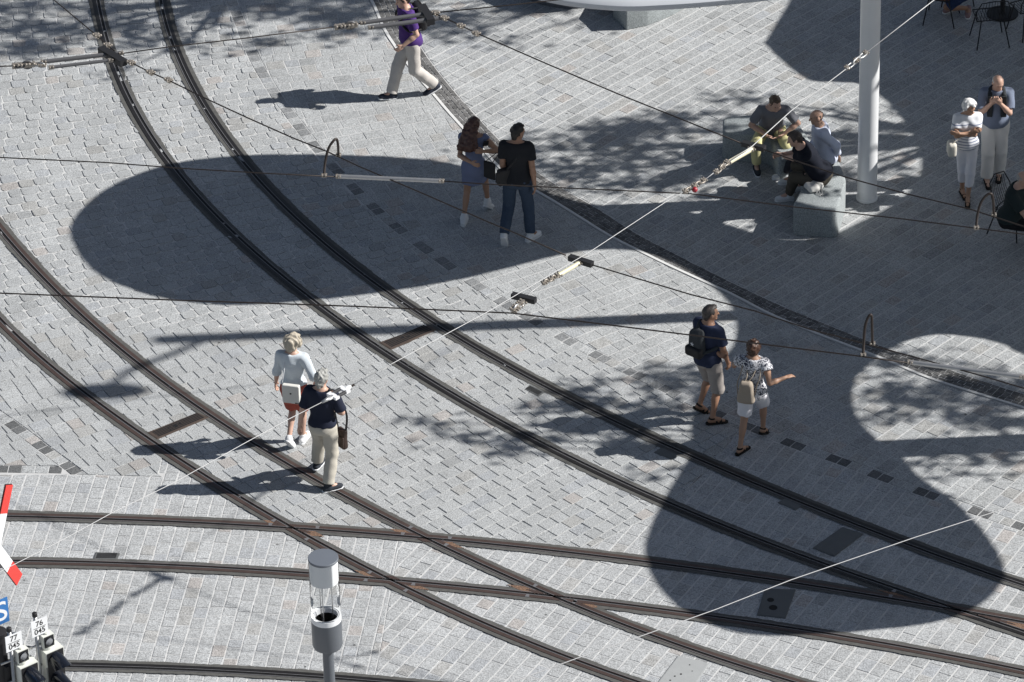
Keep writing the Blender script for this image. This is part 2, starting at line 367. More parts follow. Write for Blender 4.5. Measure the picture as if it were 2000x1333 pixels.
# gutter: courses of small dark setts beside the pale kerb line
mid = []; wL, wR = cGL, cGR
for q in np.linspace(0, 1, 260):
    a = wL[int(q * (len(wL) - 1))]; d, f, n = sdist([a], wR); mid.append((a, f[0]))
NG = 4
Z['gutter'] = []
gl = np.array([m_[0] for m_ in mid]); gr = np.array([m_[1] for m_ in mid])
tt = np.r_[0, np.cumsum(np.hypot(*np.diff(gl, axis=0).T))]
for c_ in range(NG):
    s_ = RS.uniform(0, .1)
    while s_ < tt[-1] - .12:
        l = RS.uniform(.085, .115); P = []
        for ss, k in ((s_, c_/NG), (s_+l, c_/NG), (s_+l, (c_+1)/NG), (s_, (c_+1)/NG)):
            A_ = np.array((np.interp(ss, tt, gl[:, 0]), np.interp(ss, tt, gl[:, 1]))); B_ = np.array((np.interp(ss, tt, gr[:, 0]), np.interp(ss, tt, gr[:, 1])))
            e = (B_ - A_) / (np.hypot(*(B_-A_)) + 1e-9); A_ = A_ + e*.004; B_ = B_ - e*.004
            P.append(A_ + (B_ - A_) * k)
        Z['gutter'].append((np.array(P)[::-1], 2)); s_ += l

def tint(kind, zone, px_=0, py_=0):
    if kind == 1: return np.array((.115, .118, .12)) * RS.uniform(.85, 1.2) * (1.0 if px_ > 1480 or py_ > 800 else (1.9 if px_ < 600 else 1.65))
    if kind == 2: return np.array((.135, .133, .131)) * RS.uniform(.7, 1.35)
    if zone in ('track', 'left'): b = np.array((.366, .376, .378)) * RS.uniform(.94, 1.05)
    elif zone in ('low', 'low2'): b = np.array((.384, .393, .396)) * RS.uniform(.93, 1.06)
    else: b = np.array((.370, .380, .382)) * RS.uniform(.93, 1.05)
    r = RS.rand()
    if r < .03: b = b * np.array((1.05, .975, .93)) * .94
    elif r < .08: b = b * np.array((1.01, .985, .955)) * .92
    elif r < .16: b = b * np.array((.98, .99, 1.015)) * .95
    elif r < .18: b = b * .84
    return b
def build_setts(name, zones, parent=None):
    V, F, T = [], [], []
    for zn in zones:
        for P, kind in Z[zn]:
            P = np.array(P)
            if poly_area(P) < 0: P = P[::-1]
            rough = zn in ('track', 'left')
            c = P.mean(0); px_, py_ = to_px((*c, 0))
            old = rough and (py_ < 640 - .0 * px_ and px_ < 900)
            gap = .0062 if zn in ('plaza', 'walk', 'low', 'low2') else .006
            if zn == 'gutter': gap = .0045
            Q = inset(P, gap)
            if poly_area(Q) < .0008: continue
            j = .0075 if old else (.003 if zn != 'gutter' else .004)
            Q = Q + RS.uniform(-j, j, Q.shape)
            n = len(Q); top = inset(Q, .0045 if old else .0025)
            if poly_area(top) < .0005: continue
            if old and n == 4:   # rounded, worn corners
                q2 = []
                for i in range(n):
                    a, b_, c2 = Q[i-1], Q[i], Q[(i+1) % n]; k = RS.uniform(.12, .2)
                    q2 += [b_ + (a - b_) * k, b_ + (c2 - b_) * k * .6]
                Q = np.array(q2); n = len(Q); top = inset(Q, .005)
            zt = -.001 + RS.uniform(-.0035, .0015) * (1.6 if old else 1)
            if zn == 'gutter': zt -= .003
            if zn in ('plaza', 'walk', 'low', 'low2', 'course'): zt -= .0052
            gx, gy = RS.uniform(-.02, .02, 2) * (1.5 if old else .6)
            o = len(V); cc = top.mean(0)
            V += [(x, y, -.03) for x, y in Q] + [(x, y, zt - .004 + (x-cc[0])*gx + (y-cc[1])*gy) for x, y in Q] + [(x, y, zt + (x-cc[0])*gx + (y-cc[1])*gy) for x, y in top]
            ff = [(o+i, o+(i+1) % n, o+n+(i+1) % n, o+n+i) for i in range(n)] + [(o+n+i, o+n+(i+1) % n, o+2*n+(i+1) % n, o+2*n+i) for i in range(n)] + [tuple(range(o+2*n, o+3*n))]
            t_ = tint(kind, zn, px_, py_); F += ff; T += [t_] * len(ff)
    me = bpy.data.meshes.new(name); me.from_pydata(V, [], F); me.update()
    at = me.attributes.new('tint', 'FLOAT_COLOR', 'FACE'); at.data.foreach_set('color', np.c_[np.array(T), np.ones(len(T))].ravel())
    me.materials.append(M['stone']); o = bpy.data.objects.new(name, me); COL.objects.link(o)
    return o
tag(build_setts('plaza_paving', ['plaza']), kind='structure')
tag(build_setts('walkway_paving', ['walk', 'course']), kind='structure')
tag(build_setts('trackbed_paving', ['track', 'left', 'low', 'low2']), kind='structure')
tag(build_setts('gutter_paving', ['gutter']), kind='structure')
gb = MB(); gb.add([(-14, -17, -.0115), (16, -17, -.0115), (16, 20, -.0115), (-14, 20, -.0115)], [(0, 1, 2, 3)])
tag(gb.build('grout_bed', M['grout']), kind='structure')
gs = MB(); gs.add([(-400, -300, -.06), (400, -300, -.06), (400, 600, -.06), (-400, 600, -.06)], [(0, 1, 2, 3)])
M['far'] = granite('distant_paving', False, (.38, .39, .40), .6, False)
tag(gs.build('ground', M['far']), kind='structure')
def ribbon(mb, C_, o0, o1, z, jag0=0, jag1=0, wave=.035):
    n = normals(C_); m = len(C_)
    def jg(a):
        if not a: return np.zeros(m)
        r = RS.uniform(-1, 1, m); r = np.convolve(r, np.ones(2)/2, 'same'); s_ = RS.uniform(-1, 1, m); s_ = np.convolve(s_, np.ones(9)/9, 'same') * 2.2
        return a * (r * .6 + s_ * .6)
    A_ = C_ + n * (o0 + jg(jag0))[:, None] if True else 0; B_ = C_ + n * (o1 + jg(jag1))[:, None]
    v = [(x, y, z) for x, y in A_] + [(x, y, z) for x, y in B_]
    return mb.add(v, [(i+1, i, m+i, m+i+1) for i in range(m-1)] if o1 > o0 else [(i, i+1, m+i+1, m+i) for i in range(m-1)])
kb = MB(); ribbon(kb, cGL, -.045, 0.0, .002)
v_ = kb.build('pale_kerb', M['kerb']); tag(v_, kind='structure')
# ------------------------------------------------------------------ rails
def resample(C_, step):
    t = np.r_[0, np.cumsum(np.hypot(*np.diff(C_, axis=0).T))]; s_ = np.arange(0, t[-1], step)
    return np.c_[np.interp(s_, t, C_[:, 0]), np.interp(s_, t, C_[:, 1])]
def crossing(C1, C2):
    s1 = sdist(C1, C2)[0]; i = int(np.abs(s1).argmin()); return C1[i], i
OUT = dict(A=-1, B=1, C=1, D=-1, E=1, F=-1, G=1)
CROSS = {'A': ['E'], 'B': [], 'C': ['E', 'F'], 'D': ['E', 'F'], 'E': ['A', 'C', 'D'], 'F': ['C', 'D'], 'G': []}
def strip(C_, o0, o1, nsub, z, others, jag=(0, 0)):
    n = normals(C_); m = len(C_); mb = MB()
    def jg(a):
        if not a: return np.zeros(m)
        r = np.convolve(RS.uniform(-1, 1, m), np.ones(2)/2, 'same'); q = np.convolve(RS.uniform(-1, 1, m), np.ones(12)/12, 'same') * 2.6
        return a * (r * .55 + q * .7)
    E0, E1 = o0 + jg(jag[0]), o1 + jg(jag[1])
    pts = np.array([C_ + n * (E0 + (E1 - E0) * k / nsub)[:, None] for k in range(nsub+1)])
    cen = (pts[:-1, :-1] + pts[1:, 1:]) / 2; keep = np.ones(cen.shape[:2], bool)
    for oc in others:
        flat = cen.reshape(-1, 2); x, i = crossing(C_, oc); near = np.hypot(*(flat - x).T) < 3.2
        if near.any():
            d = np.abs(sdist(flat[near], oc[::1])[0]); k = keep.reshape(-1); idx = np.where(near)[0]; k[idx[d < .018]] = False; keep = k.reshape(cen.shape[:2])
    v = [(x, y, z) for x, y in pts.reshape(-1, 2)]
    f = [(k*m+i, k*m+i+1, (k+1)*m+i+1, (k+1)*m+i) for k in range(nsub) for i in range(m-1) if keep[k, i]]
    if o1 < o0: f = [q[::-1] for q in f]
    return v, f
STEEL = dict(A='steel_dark', B='steel_dark', C='steel_brown', D='steel_brown', E='steel_brown', F='steel_brown', G='steel_dark')
WHERE = dict(A='left rail of the long curving upper tram track', B='right rail of the long curving upper tram track', C='upper rail of the lower curving tram track, passing the walking grey haired couple',
             D='lower rail of the lower curving tram track, leaving at the left edge', E='upper rail of the flat cross track from the red and white crossing sign',
             F='lower rail of the flat cross track, running behind the lamp', G='rail along the bottom edge behind the tram signals')
for key, C0 in RAILS.items():
    C_ = resample(C0, .022); sg = OUT[key]; oth = [resample(RAILS[k], .05) for k in CROSS[key]]
    zo = .0003 * 'ABCDEFG'.index(key)
    root = empty('tram_rail', (float(C_[len(C_)//2][0]), float(C_[len(C_)//2][1]), 0))
    bpy.context.view_layer.update()
    def part(nm, lst, mat, sm=False):
        mb = MB(); o = root.location
        for v, f in lst: mb.add([(a-o.x, b-o.y, c) for a, b, c in v], f)
        return mb.build(nm, mat, root)
    part('sealant', [strip(C_, sg*.078, sg*.142, 3, .0035+zo, oth, (0, .010))], M['seal'])
    part('sealant', [strip(C_, sg*-.034, sg*-.092, 3, .0035+zo, oth, (0, .010))], M['seal'])
    part('rail_head', [strip(C_, sg*.017, sg*.081, 5, .0095, oth)], M[STEEL[key]])
    part('rail_lip', [strip(C_, sg*-.017, sg*-.038, 2, .0085, oth)], M[STEEL[key]])
    part('worn_edge_glint', [strip(C_, sg*.0172, sg*.026, 1, .0101, oth)], M['steel_worn'])  # worn edge, coloured pale to paint in the thin highlight
    part('worn_edge_glint', [strip(C_, sg*-.026, sg*-.036, 1, .0091, oth)], M['steel_worn'])  # same painted highlight along the lip
    part('groove', [strip(C_, sg*-.020, sg*.020, 1, .0012, [])], M['groove'])  # shade put into the colour: near-black floor, the recess itself is too shallow
    tag(root, 'steel grooved ' + WHERE[key], 'tram rail', 'tram rails set in the paving')
# crossings: cast frogs, rusty chequer wedges, welds
for a, b, nm in (('D', 'E', 'leftmost rail crossing, left of and above the lamp'), ('C', 'E', 'rail crossing just right of and above the lamp'), ('D', 'F', 'rail crossing right beside the lamp glass'),
                 ('C', 'F', 'rail crossing with two rusty wedges in the bottom centre'), ('A', 'E', 'long narrow rail crossing at the right edge, half in shadow')):
    Ca, Cb = resample(RAILS[a], .05), resample(RAILS[b], .05); x, i = crossing(Ca, Cb); j = int(np.hypot(*(Cb - x).T).argmin())
    da = Ca[i+2] - Ca[i-2]; db = Cb[j+2] - Cb[j-2]; da /= np.hypot(*da); db /= np.hypot(*db)
    st = .010; R_ = 1.45 if a == 'A' else .66; u = (da + db); u /= np.hypot(*u); w_ = np.array((-u[1], u[0]))
    nu, nw = int(2*R_/st), int(.5/st)
    gu, gw = np.meshgrid((np.arange(nu) + .5) * st - R_, (np.arange(nw) + .5) * st - .25, indexing='ij')
    P = x + gu[..., None] * u + gw[..., None] * w_; F_ = P.reshape(-1, 2)
    qa = sdist(F_, Ca)[0].reshape(nu, nw); qb = sdist(F_, Cb)[0].reshape(nu, nw); sa, sb = np.abs(qa), np.abs(qb)
    free = (sa > .019) & (sb > .019)
    ac = np.abs(gw) < np.abs(gu) * math.tan(math.acos(min(1, float(da @ db))) / 2)
    cast_ = free & (sa < .081) & (sb < .081); wedge = free & ac & ~cast_ & (sa < .142) & (sb < .142) & (np.abs(gu) < R_ - .03)
    root = empty('rail_crossing', (*map(float, x), 0))
    for mask, nm2, mt, z in [(cast_ & ((qa > 0) == A1) & ((qb > 0) == B1), 'casting', 'steel_brown', .0099) for A1 in (0, 1) for B1 in (0, 1)] + [(wedge & ((gu > 0) == A1), 'wedge_plate', 'rust', .0066) for A1 in (0, 1)]:
        mb = MB()
        for p, q in zip(*np.where(mask)):
            c = gu[p, q] * u + gw[p, q] * w_; du, dw = u * st/2, w_ * st/2
            mb.add([(*(c - du - dw), z), (*(c + du - dw), z), (*(c + du + dw), z), (*(c - du + dw), z)], [(0, 1, 2, 3)])
        mb.build(nm2, M[mt], root)
    for d_, sg, C__ in ((da, OUT[a], Ca), (db, OUT[b], Cb)):
        for s_ in ((-.95, .95) if a == 'A' else (-.30, .32)):
            mb = MB(); p = d_ * s_; q = sdist([x + p], C__); f, n = q[1][0] - x, q[2][0] * sg
            t_ = d_ * .018
            A_, B_ = f + n * .02, f + n * .082
            mb.add([(*(A_ - t_), .0104), (*(B_ - t_ * 1.6), .0104), (*(B_ + t_ * 1.6), .0104), (*(A_ + t_), .0104)], [(0, 1, 2, 3)]); mb.build('weld', M['steel_worn'], root)
    tag(root, 'cast steel ' + nm, 'rail crossing', 'rail crossings where the two tracks meet')

# ------------------------------------------------------------------ drains and covers lying in the paving
def quad_cover(name, px, mat, label, cat, z=.0045, group=None, rim=None, ribs=0, holes=()):
    Q = GP(px)
    if poly_area(Q) < 0: Q = Q[::-1]
    c = Q.mean(0); root = empty(name, (float(c[0]), float(c[1]), 0)); L = Q - c
    MB().prism(L, -.02, z, .002).build('frame', M[rim or 'iron'], root)
    I_ = inset(L, .012); MB().prism(I_, -.02, z + .0025, .001).build('plate', M[mat], root)
    if ribs:
        mb = MB(); e = I_[1] - I_[0]; f = I_[3] - I_[0]
        if np.hypot(*f) > np.hypot(*e): I_ = np.roll(I_, -1, axis=0); e = I_[1] - I_[0]; f = I_[3] - I_[0]
        for k in range(ribs):
            a = .5 + (k - (ribs-1)/2) * .8 / ribs; w_ = f * .28 / ribs
            p0, p1 = I_[0] + f * a + e * .05, I_[0] + f * a + e * .95
            mb.add([(*(p0-w_), z+.0034), (*(p1-w_), z+.0034), (*(p1+w_), z+.0034), (*(p0+w_), z+.0034)], [(0, 1, 2, 3)] if poly_area(np.array([p0-w_, p1-w_, p1+w_, p0+w_])) > 0 else [(3, 2, 1, 0)])
        mb.build('slots', M['groove'], root)
    for k, (hx, hy, hr) in enumerate(holes):
        g = G(hx, hy)[:2] - c; MB().lathe((g[0], g[1], 0), [(hr, 0), (hr, z + .004)], 14).build('plug', M['groove'], root)
    tag(root, label, cat, group); return root
quad_cover('drain_channel', [(287, 846), (385, 807), (409, 816), (307, 859)], 'iron', 'brown iron drain channel bridging the two rails left of the walking couple', 'drain', .007, 'track drain channels', ribs=5, holes=((343, 833, .03), (352, 829, .02), (330, 838, .012), (333, 842, .012)))
quad_cover('drain_channel', [(740, 670), (835, 636), (853, 645), (763, 684)], 'iron', 'brown iron drain channel bridging the upper track rails beneath the streak of mast shadow', 'drain', .007, 'track drain channels', ribs=5, holes=((787, 661, .022), (797, 658, .022), (776, 667, .012)))
quad_cover('inspection_cover', [(1587, 1071), (1645, 1030), (1687, 1043), (1630, 1087)], 'iron_grey', 'smooth grey rectangular cover between upper track rails, in the lower right shadow', 'manhole cover', rim='iron_grey')
quad_cover('inspection_cover', [(1494, 1150), (1554, 1152), (1534, 1208), (1478, 1202)], 'iron_grey', 'grey square cover with two dark round plugs, in the lower right shadow', 'manhole cover', rim='iron_grey', holes=((1505, 1173, .045), (1510, 1188, .055)))
quad_cover('inspection_cover', [(1283, 1336), (1325, 1281), (1385, 1297), (1350, 1350)], 'concrete', 'pale concrete cover at the bottom edge below the rails', 'manhole cover', rim='concrete', holes=((1318, 1322, .012), (1330, 1318, .014), (1347, 1300, .010), (1309, 1330, .012), (1352, 1312, .008)))
quad_cover('inspection_cover', [(187, 1079), (234, 1081), (229, 1094), (182, 1094)], 'iron_grey', 'small dark slotted cover beside the flat cross track at the left', 'drain grate', rim='iron_grey', ribs=9)
quad_cover('inspection_cover', [(1025, 761), (1035, 752), (1065, 767), (1051, 775)], 'iron_grey', 'small grey cover beside the upper track rail, in sun', 'drain grate', rim='iron_grey', ribs=7)
quad_cover('inspection_cover', [(1277, 884), (1292, 875), (1325, 890), (1311, 898)], 'iron_grey', 'small dark cover beside the upper track rail, below the sandalled walkers', 'drain grate', rim='iron_grey')
quad_cover('inspection_cover', [(1519, 982), (1534, 974), (1566, 988), (1554, 997)], 'iron_grey', 'small cover beside the upper track rail, deep in the lower right shadow', 'drain grate', rim='iron_grey')

# ------------------------------------------------------------------ pavilion roofs on round columns: their shadows make the big dark lobes
def spline(P, n=10):
    P = np.array(P, float); m = len(P); out = []
    for i in range(m):
        p0, p1, p2, p3 = P[i-1], P[i], P[(i+1) % m], P[(i+2) % m]
        for k in range(n):
            t = k / n; out.append(.5 * ((2*p1) + (-p0+p2)*t + (2*p0-5*p1+4*p2-p3)*t*t + (-p0+3*p1-3*p2+p3)*t**3))
    return np.array(out)
ROOF_H = 4.46
def roof(shadow_px, h, posts, label, sharp_idx=(), name='pavilion_roof'):
    P = spline([cast(x, y, h)[:2] for x, y in shadow_px], 8)
    if poly_area(P) < 0: P = P[::-1]
    c = P.mean(0); root = empty(name, (float(c[0]), float(c[1]), 0)); L = P - c
    n = len(L); mb = MB()
    rings = [(inset(L, .03), h - .09), (L, h - .05), (L, h), (inset(L, .03), h + .035), (inset(L, .09), h + .07), (inset(L, .2), h + .105)]
    v = [(x, y, z) for R, z in rings for x, y in R]; m = len(rings)
    f = [(i*n+k, i*n+(k+1) % n, (i+1)*n+(k+1) % n, (i+1)*n+k) for i in range(m-1) for k in range(n)] + [tuple(range((m-1)*n, m*n)), tuple(range(n))[::-1]]
    mb.add(v, f); sharp(mb.build('roof_shell', M['roof'], root), 40)
    for px_, py_ in posts:
        g = G(px_, py_)[:2] - c; r = .142
        sharp(MB().lathe((g[0], g[1], 0), [(r + .012, 0), (r + .012, .03), (r, .05), (r, h - .5), (r * 1.3, h - .25), (r * 2.2, h - .08)], 40).build('column', M['white'], root), 30)
    tag(root, label, 'roof'); return root
LOBE1 = [(140,440),(152,490),(200,540),(300,578),(420,595),(520,593),(640,583),(760,568),(880,548),(990,522),(1090,497),(1170,487),(1250,491),(1320,515),(1380,550),(1425,590),(1441,630),(1436,670),(1420,710),
         (1500,760),(1650,725),(1720,686),(1770,664),(1830,653),(1900,658),(1960,672),(2030,700),(2300,760),(2600,500),(2500,0),(2300,-150),(1700,-150),(1590,-90),(1545,0),(1519,43),(1500,76),(1495,84),(1500,89),(1530,118),(1580,155),(1640,160),(1690,167),(1745,208),(1788,270),(1802,320),(1785,365),(1735,405),(1670,438),(1610,462),(1520,466),(1420,440),(1330,410),(1240,402),(1160,400),(1070,378),(980,345),(870,318),(760,306),(640,302),(520,302),(420,308),(330,321),(240,352),(180,390)]
roof(LOBE1, ROOF_H, [(1693, 388)], 'large pale grey free-form roof entering at the top edge, on the white round column')
LOBE2 = [(1262,1080),(1272,1030),(1298,975),(1330,920),(1352,880),(1352,820),(1380,740),(1420,700),(1500,690),(1600,680),(1700,690),(1665,735),(1655,780),(1668,820),(1700,855),(1750,890),(1785,930),(1850,975),(1905,1030),(1942,1085),(1950,1125),(1925,1165),(1870,1200),(1790,1220),(1700,1230),(1600,1239),(1500,1241),(1420,1230),(1340,1195),(1285,1140)]
roof(LOBE2, ROOF_H + .25, [(2480, 838)], 'second pale free-form roof out to the right, throwing the lower right shadow')
# masts beyond the right edge, seen here only through their shadows
def mast(tip_px, h, arm_px, label):
    tip = cast(*tip_px, h); root = empty('overhead_line_mast', (tip[0], tip[1], 0))
    sharp(MB().lathe((0, 0, 0), [(.2, 0), (.2, .1), (.15, .12), (.11, h)], 20).build('pole', M['grey_paint'], root))
    mb = MB()
    for P in arm_px:
        pts = [cast(x, y, hh) - np.array((tip[0], tip[1], 0)) for x, y, hh in P]; mb.tube(pts, .05, 8)
    x, y, hh = arm_px[0][-1]; q = cast(x, y, hh) - np.array((tip[0], tip[1], 0)); mb.ball(q, (.62, .20, .08), 16, 8)
    if arm_px: mb.build('lamp_arm', M['grey_paint'], root)
    tag(root, label, 'mast')
mast((310, 664), 10.5, [[(420, 655, 10.2), (340, 690, 10.3), (250, 725, 10.4), (205, 765, 10.4)]], 'tall grey mast with a curved lamp arm beyond the right edge')

# granite seats
def block(name, top_px, h, label, group=None, bev=.03, rc=.09):
    P = np.array([G(x, y, h)[:2] for x, y in top_px])
    if poly_area(P) < 0: P = P[::-1]
    # round the corners in plan
    Q = []; n = len(P)
    for i in range(n):
        a, b, c = P[i-1], P[i], P[(i+1) % n]; r1 = min(rc, np.hypot(*(a-b))*.4); r2 = min(rc, np.hypot(*(c-b))*.4)
        p, q = b + (a-b)/np.hypot(*(a-b))*r1, b + (c-b)/np.hypot(*(c-b))*r2
        for t in (0, .33, .67, 1): Q.append((1-t)**2*p + 2*t*(1-t)*b + t*t*q)
    Q = np.array(Q); c = Q.mean(0); L = Q - c
    o = MB().prism(L, 0, h, bev).build(name, M['block']); o.location = (c[0], c[1], -.002); sharp(o, 50)
    return tag(o, label, 'stone seat', group)
block('granite_seat', [(1547,402),(1636,408),(1653,352),(1636,305),(1560,300),(1580,340)], .48, 'grey granite seat block nearest the white column, under the man in black', 'granite seat blocks')
block('granite_seat', [(1412,229),(1411,258),(1505,268),(1520,300),(1590,285),(1560,240),(1480,222)], .46, 'curved granite seat block under the man in yellow trousers', 'granite seat blocks')
block('granite_seat', [(1197,-14),(1223,11),(1265,2),(1315,-18),(1390,-60),(1330,-110),(1240,-90)], .42, 'granite seat block at the top edge, partly under the pale roof', 'granite seat blocks', .012, .02)
# round bench grating round the tree
root = empty('tree_bench', tuple(map(float, G(1121, -41))))
mb = MB()
for k in range(6): 
    r = 1.05 - k*.07; mb.lathe((0, 0, 0), [(r-.05, .40), (r-.05, .44), (r, .44), (r, .40)], 48)
mb.build('slats', M['black'], root); MB().lathe((0, 0, 0), [(.95, 0), (.95, .39), (.6, .39), (.6, 0)], 40).build('base', M['grey_paint'], root)
tag(root, 'black round slatted tree bench cut by the top edge', 'bench')
# ------------------------------------------------------------------ trees beyond the top and right edges (their dappled shade falls into the square)
M['leaf'] = plain('leaf', (.06, .09, .03), .6, var=.4, scale=3)
def leafy_tree(base, crown, label, trunk_r=.16, seed=1):
    """crown: (px, py, rx, ry, height, density) = patches of shade in the square; every patch is a spray of leaves on its own limb"""
    rs = np.random.RandomState(seed); root = empty('plane_tree', (base[0], base[1], 0)); B_ = np.array((base[0], base[1], 0.0))
    V, F = [], []; limbs = MB()
    hs = np.mean([c[4] for c in crown]); fork = np.array((0, 0, hs * .55))
    trunk = MB().tube([(0, 0, 0), (.03, .02, hs*.2), (-.03, .04, hs*.4), fork], [trunk_r*1.5, trunk_r*1.05, trunk_r*.9, trunk_r*.75], 12)
    trunk.build('trunk', M['bark'], root, True)
    for px, py, rx, ry, h, dens in crown:
        c = cast(px, py, h) - B_; mppx = 1 / (FPX / np.linalg.norm(cast(px, py, 0) - np.array((0, CAM_Y, CAM_H))))
        ax = rx * mppx; ay = ry * mppx / .52
        md = (fork + c) / 2 + rs.uniform(-.3, .3, 3); limbs.tube([fork, md, c], [trunk_r*.35, trunk_r*.2, .015], 6)
        n = int(dens * ax * ay * 3.14 * 300)
        k = max(3, int(ax * ay * 9)); tw = rs.normal(0, .5, (k, 2)) * (ax, ay)
        for t in tw[:10]: limbs.tube([c, c + np.array((t[0]*.8, t[1]*.8, rs.uniform(-.2, .3)))], [.014, .006], 4)
        for i in range(n):
            t = tw[rs.randint(k)]
            x = t[0] + rs.normal(0, .30 * min(1, ax)); y = t[1] + rs.normal(0, .16); z = rs.normal(0, .22)
            s_ = rs.uniform(.04, .085); a = rs.normal(0, 1, 3); a /= np.linalg.norm(a); b = np.cross(a, rs.normal(0, 1, 3)); b /= np.linalg.norm(b)
            p = c + np.array((x, y, z)); o = len(V)
            V += [tuple(p - a*s_*1.3), tuple(p + b*s_*.8), tuple(p + a*s_*1.3), tuple(p - b*s_*.8)]; F.append((o, o+1, o+2, o+3))
    limbs.build('limbs', M['bark'], root, True)
    me = bpy.data.meshes.new('crown'); me.from_pydata(V, [], F); me.materials.append(M['leaf']); o = bpy.data.objects.new('crown', me); COL.objects.link(o); o.parent = root
    tag(root, label, 'tree'); return root
TC = [(1075,262,50,12,7.4,.6),(1130,285,55,16,7.2,.9),(1230,238,70,20,7.8,1.1),(1330,222,50,14,7.6,.6),(1440,192,35,9,7.9,.8),(1210,285,75,20,7.2,1.2),(1290,305,80,22,7,.7),(1160,330,70,16,6.6,1.0),
      (1330,345,50,14,6.6,.5),(1260,350,80,14,6.4,1.1),(1090,345,60,12,6.2,.8),(1420,235,50,12,7.5,.8),(960,318,50,12,6.4,.7),(1400,300,40,10,7,.35),(1370,385,60,10,6.3,.6),
      (1005,285,35,10,7,.7),(1040,325,50,12,6.6,.9),(1120,372,60,9,6.2,.7),(1190,372,60,8,6.2,.7),(1437,193,22,8,7.9,1.2),(1300,255,40,10,7.5,.8),(1180,262,50,12,7.6,.9),(1650,245,30,34,7.6,.8),(1740,250,40,12,7.4,.8),(1755,340,45,9,7.1,.8),(1660,320,35,20,7.2,.8),(1480,430,35,9,6,.5),(1620,375,30,8,6.5,.6)]
b = cast(1290, 310, 0) + SV * (7.3 / SV[2]); leafy_tree((b[0], b[1] + .2), TC, 'slender leafy tree beyond the right edge, shading the granite seats', seed=3)
TD = [(850,826,38,10,7.4,.8),(925,850,50,12,7.2,.7),(975,868,60,13,7.2,.9),(1040,862,45,12,7.2,.8),(1075,805,60,13,7,.7),(1110,765,60,14,7.2,.9),(1180,795,80,15,7,.9),(1275,735,60,16,7.3,1.1),(1345,755,60,16,7.2,.9),
      (1290,800,80,15,7,1.0),(1200,845,60,12,7,.8),(1130,845,45,10,7.1,.8),(1260,862,60,9,6.8,.6),(1250,925,40,9,7.2,.45),(1205,740,40,9,7.3,.6),(1310,915,30,8,7.2,.4)]
b = cast(1170, 815, 7.1); leafy_tree((b[0], b[1] - 1.2), TD, 'leafy tree beyond the right edge, shading the upper track', trunk_r=.09, seed=5)
TE = [(1815,698,42,9,8,1.6),(1895,720,40,9,8,1.6),(1830,760,80,15,7.8,1.8),(1790,775,50,10,7.8,1.4),(1940,785,60,16,7.6,1.8),(1705,783,45,4,7.6,1.4),(1755,812,55,11,7.4,1.4),(1700,712,30,10,7.8,1.4),(1890,820,55,12,7.4,1.4),(1970,830,40,12,7.4,1.6),(1860,886,70,8,7.2,1.6),(1825,908,28,10,7,1.6),
      (1955,880,45,10,7.2,1.6),(1900,750,60,12,7.8,1.6),(1985,760,40,14,7.8,1.6),(1850,930,20,6,7,1.2),(1740,745,30,6,7.8,1.0),(1990,905,20,6,7,.8)]
b = cast(1860, 810, 7.6); leafy_tree((b[0], b[1] - 1.0), TE, 'leafy tree far beyond the right edge, shading the lower right corner', trunk_r=.09, seed=8)
TA = [(35,15,60,16,8.5,1.3),(30,60,60,16,8.2,1.2),(125,55,60,14,8,1.1),(90,95,80,13,7.6,1.2),(20,108,40,8,7.2,.8),(130,15,60,12,8.3,.9),(250,20,45,16,8.2,1.1),(255,55,55,18,7.9,1.3),(285,85,45,14,7.6,1.1),(240,138,40,6,7,.7),(370,92,40,8,7.2,.7),
      (400,12,70,8,8,.9),(330,60,40,10,7.6,.8),(430,50,40,8,7.6,.5)]
g0 = G(1118, -30); leafy_tree((g0[0], g0[1]), TA, 'tree in the round black bench, cut by the top edge', seed=12)
TB = [(545,82,50,10,7.6,1.1),(520,8,80,12,8.4,1.4),(610,22,80,14,8.2,1.5),(700,30,70,16,8,1.4),(680,60,60,12,7.8,1.0),(880,28,55,11,8.2,1.1),(950,45,75,12,8,1.2),(1050,20,60,9,8.3,1.1),(900,66,40,9,7.8,.8),(830,50,30,10,7.8,.7),(990,78,40,7,7.7,.6),(1130,55,30,6,7.7,.5),(620,-20,160,20,8.4,1.2),(950,-20,160,20,8.4,1.2)]
b = cast(800, 20, 8); leafy_tree((b[0], b[1] + 1.2), TB, 'leafy tree beyond the top edge, shading the far end of the walkway', seed=15)

# ------------------------------------------------------------------ overhead wires and their fittings
WZ = 6.0
def wire(pts, r, mat, label, z=WZ, cat='overhead wire', name='contact_wire', group=None, ext=6.0, nodes=None):
    """pts: traced points; the wire hangs at height z (a number, or one height for each point)"""
    zs = [z] * len(pts) if np.isscalar(z) else z
    P = [G(x, y, h) for (x, y), h in zip(pts, zs)]
    if ext:
        d0 = P[0] - P[1]; d1 = P[-1] - P[-2]; e0 = ext if np.isscalar(ext) else ext[0]; e1 = ext if np.isscalar(ext) else ext[1]
        if e0: P = [P[0] + d0 / np.linalg.norm(d0) * e0] + P
        if e1: P = P + [P[-1] + d1 / np.linalg.norm(d1) * e1]
    o = MB().tube(P, r, 6).build(name, M[mat], None, True); tag(o, label, cat, group); return o
def clamp_parts(mb, p, d, s_=1.0):
    """a small bolted wire clamp"""
    R = frame_from(d); p = np.array(p)
    mb.box(p, (.07*s_, .03*s_, .05*s_), R)
    for k in (-1, 1):
        mb.tube([p + R @ np.array((k*.022*s_, -.035*s_, 0)), p + R @ np.array((k*.022*s_, .035*s_, 0))], .009*s_, 6)
        mb.ball(p + R @ np.array((k*.022*s_, .035*s_, 0)), .016*s_, 6, 5); mb.ball(p + R @ np.array((k*.022*s_, -.035*s_, .02*s_)), .015*s_, 6, 5)
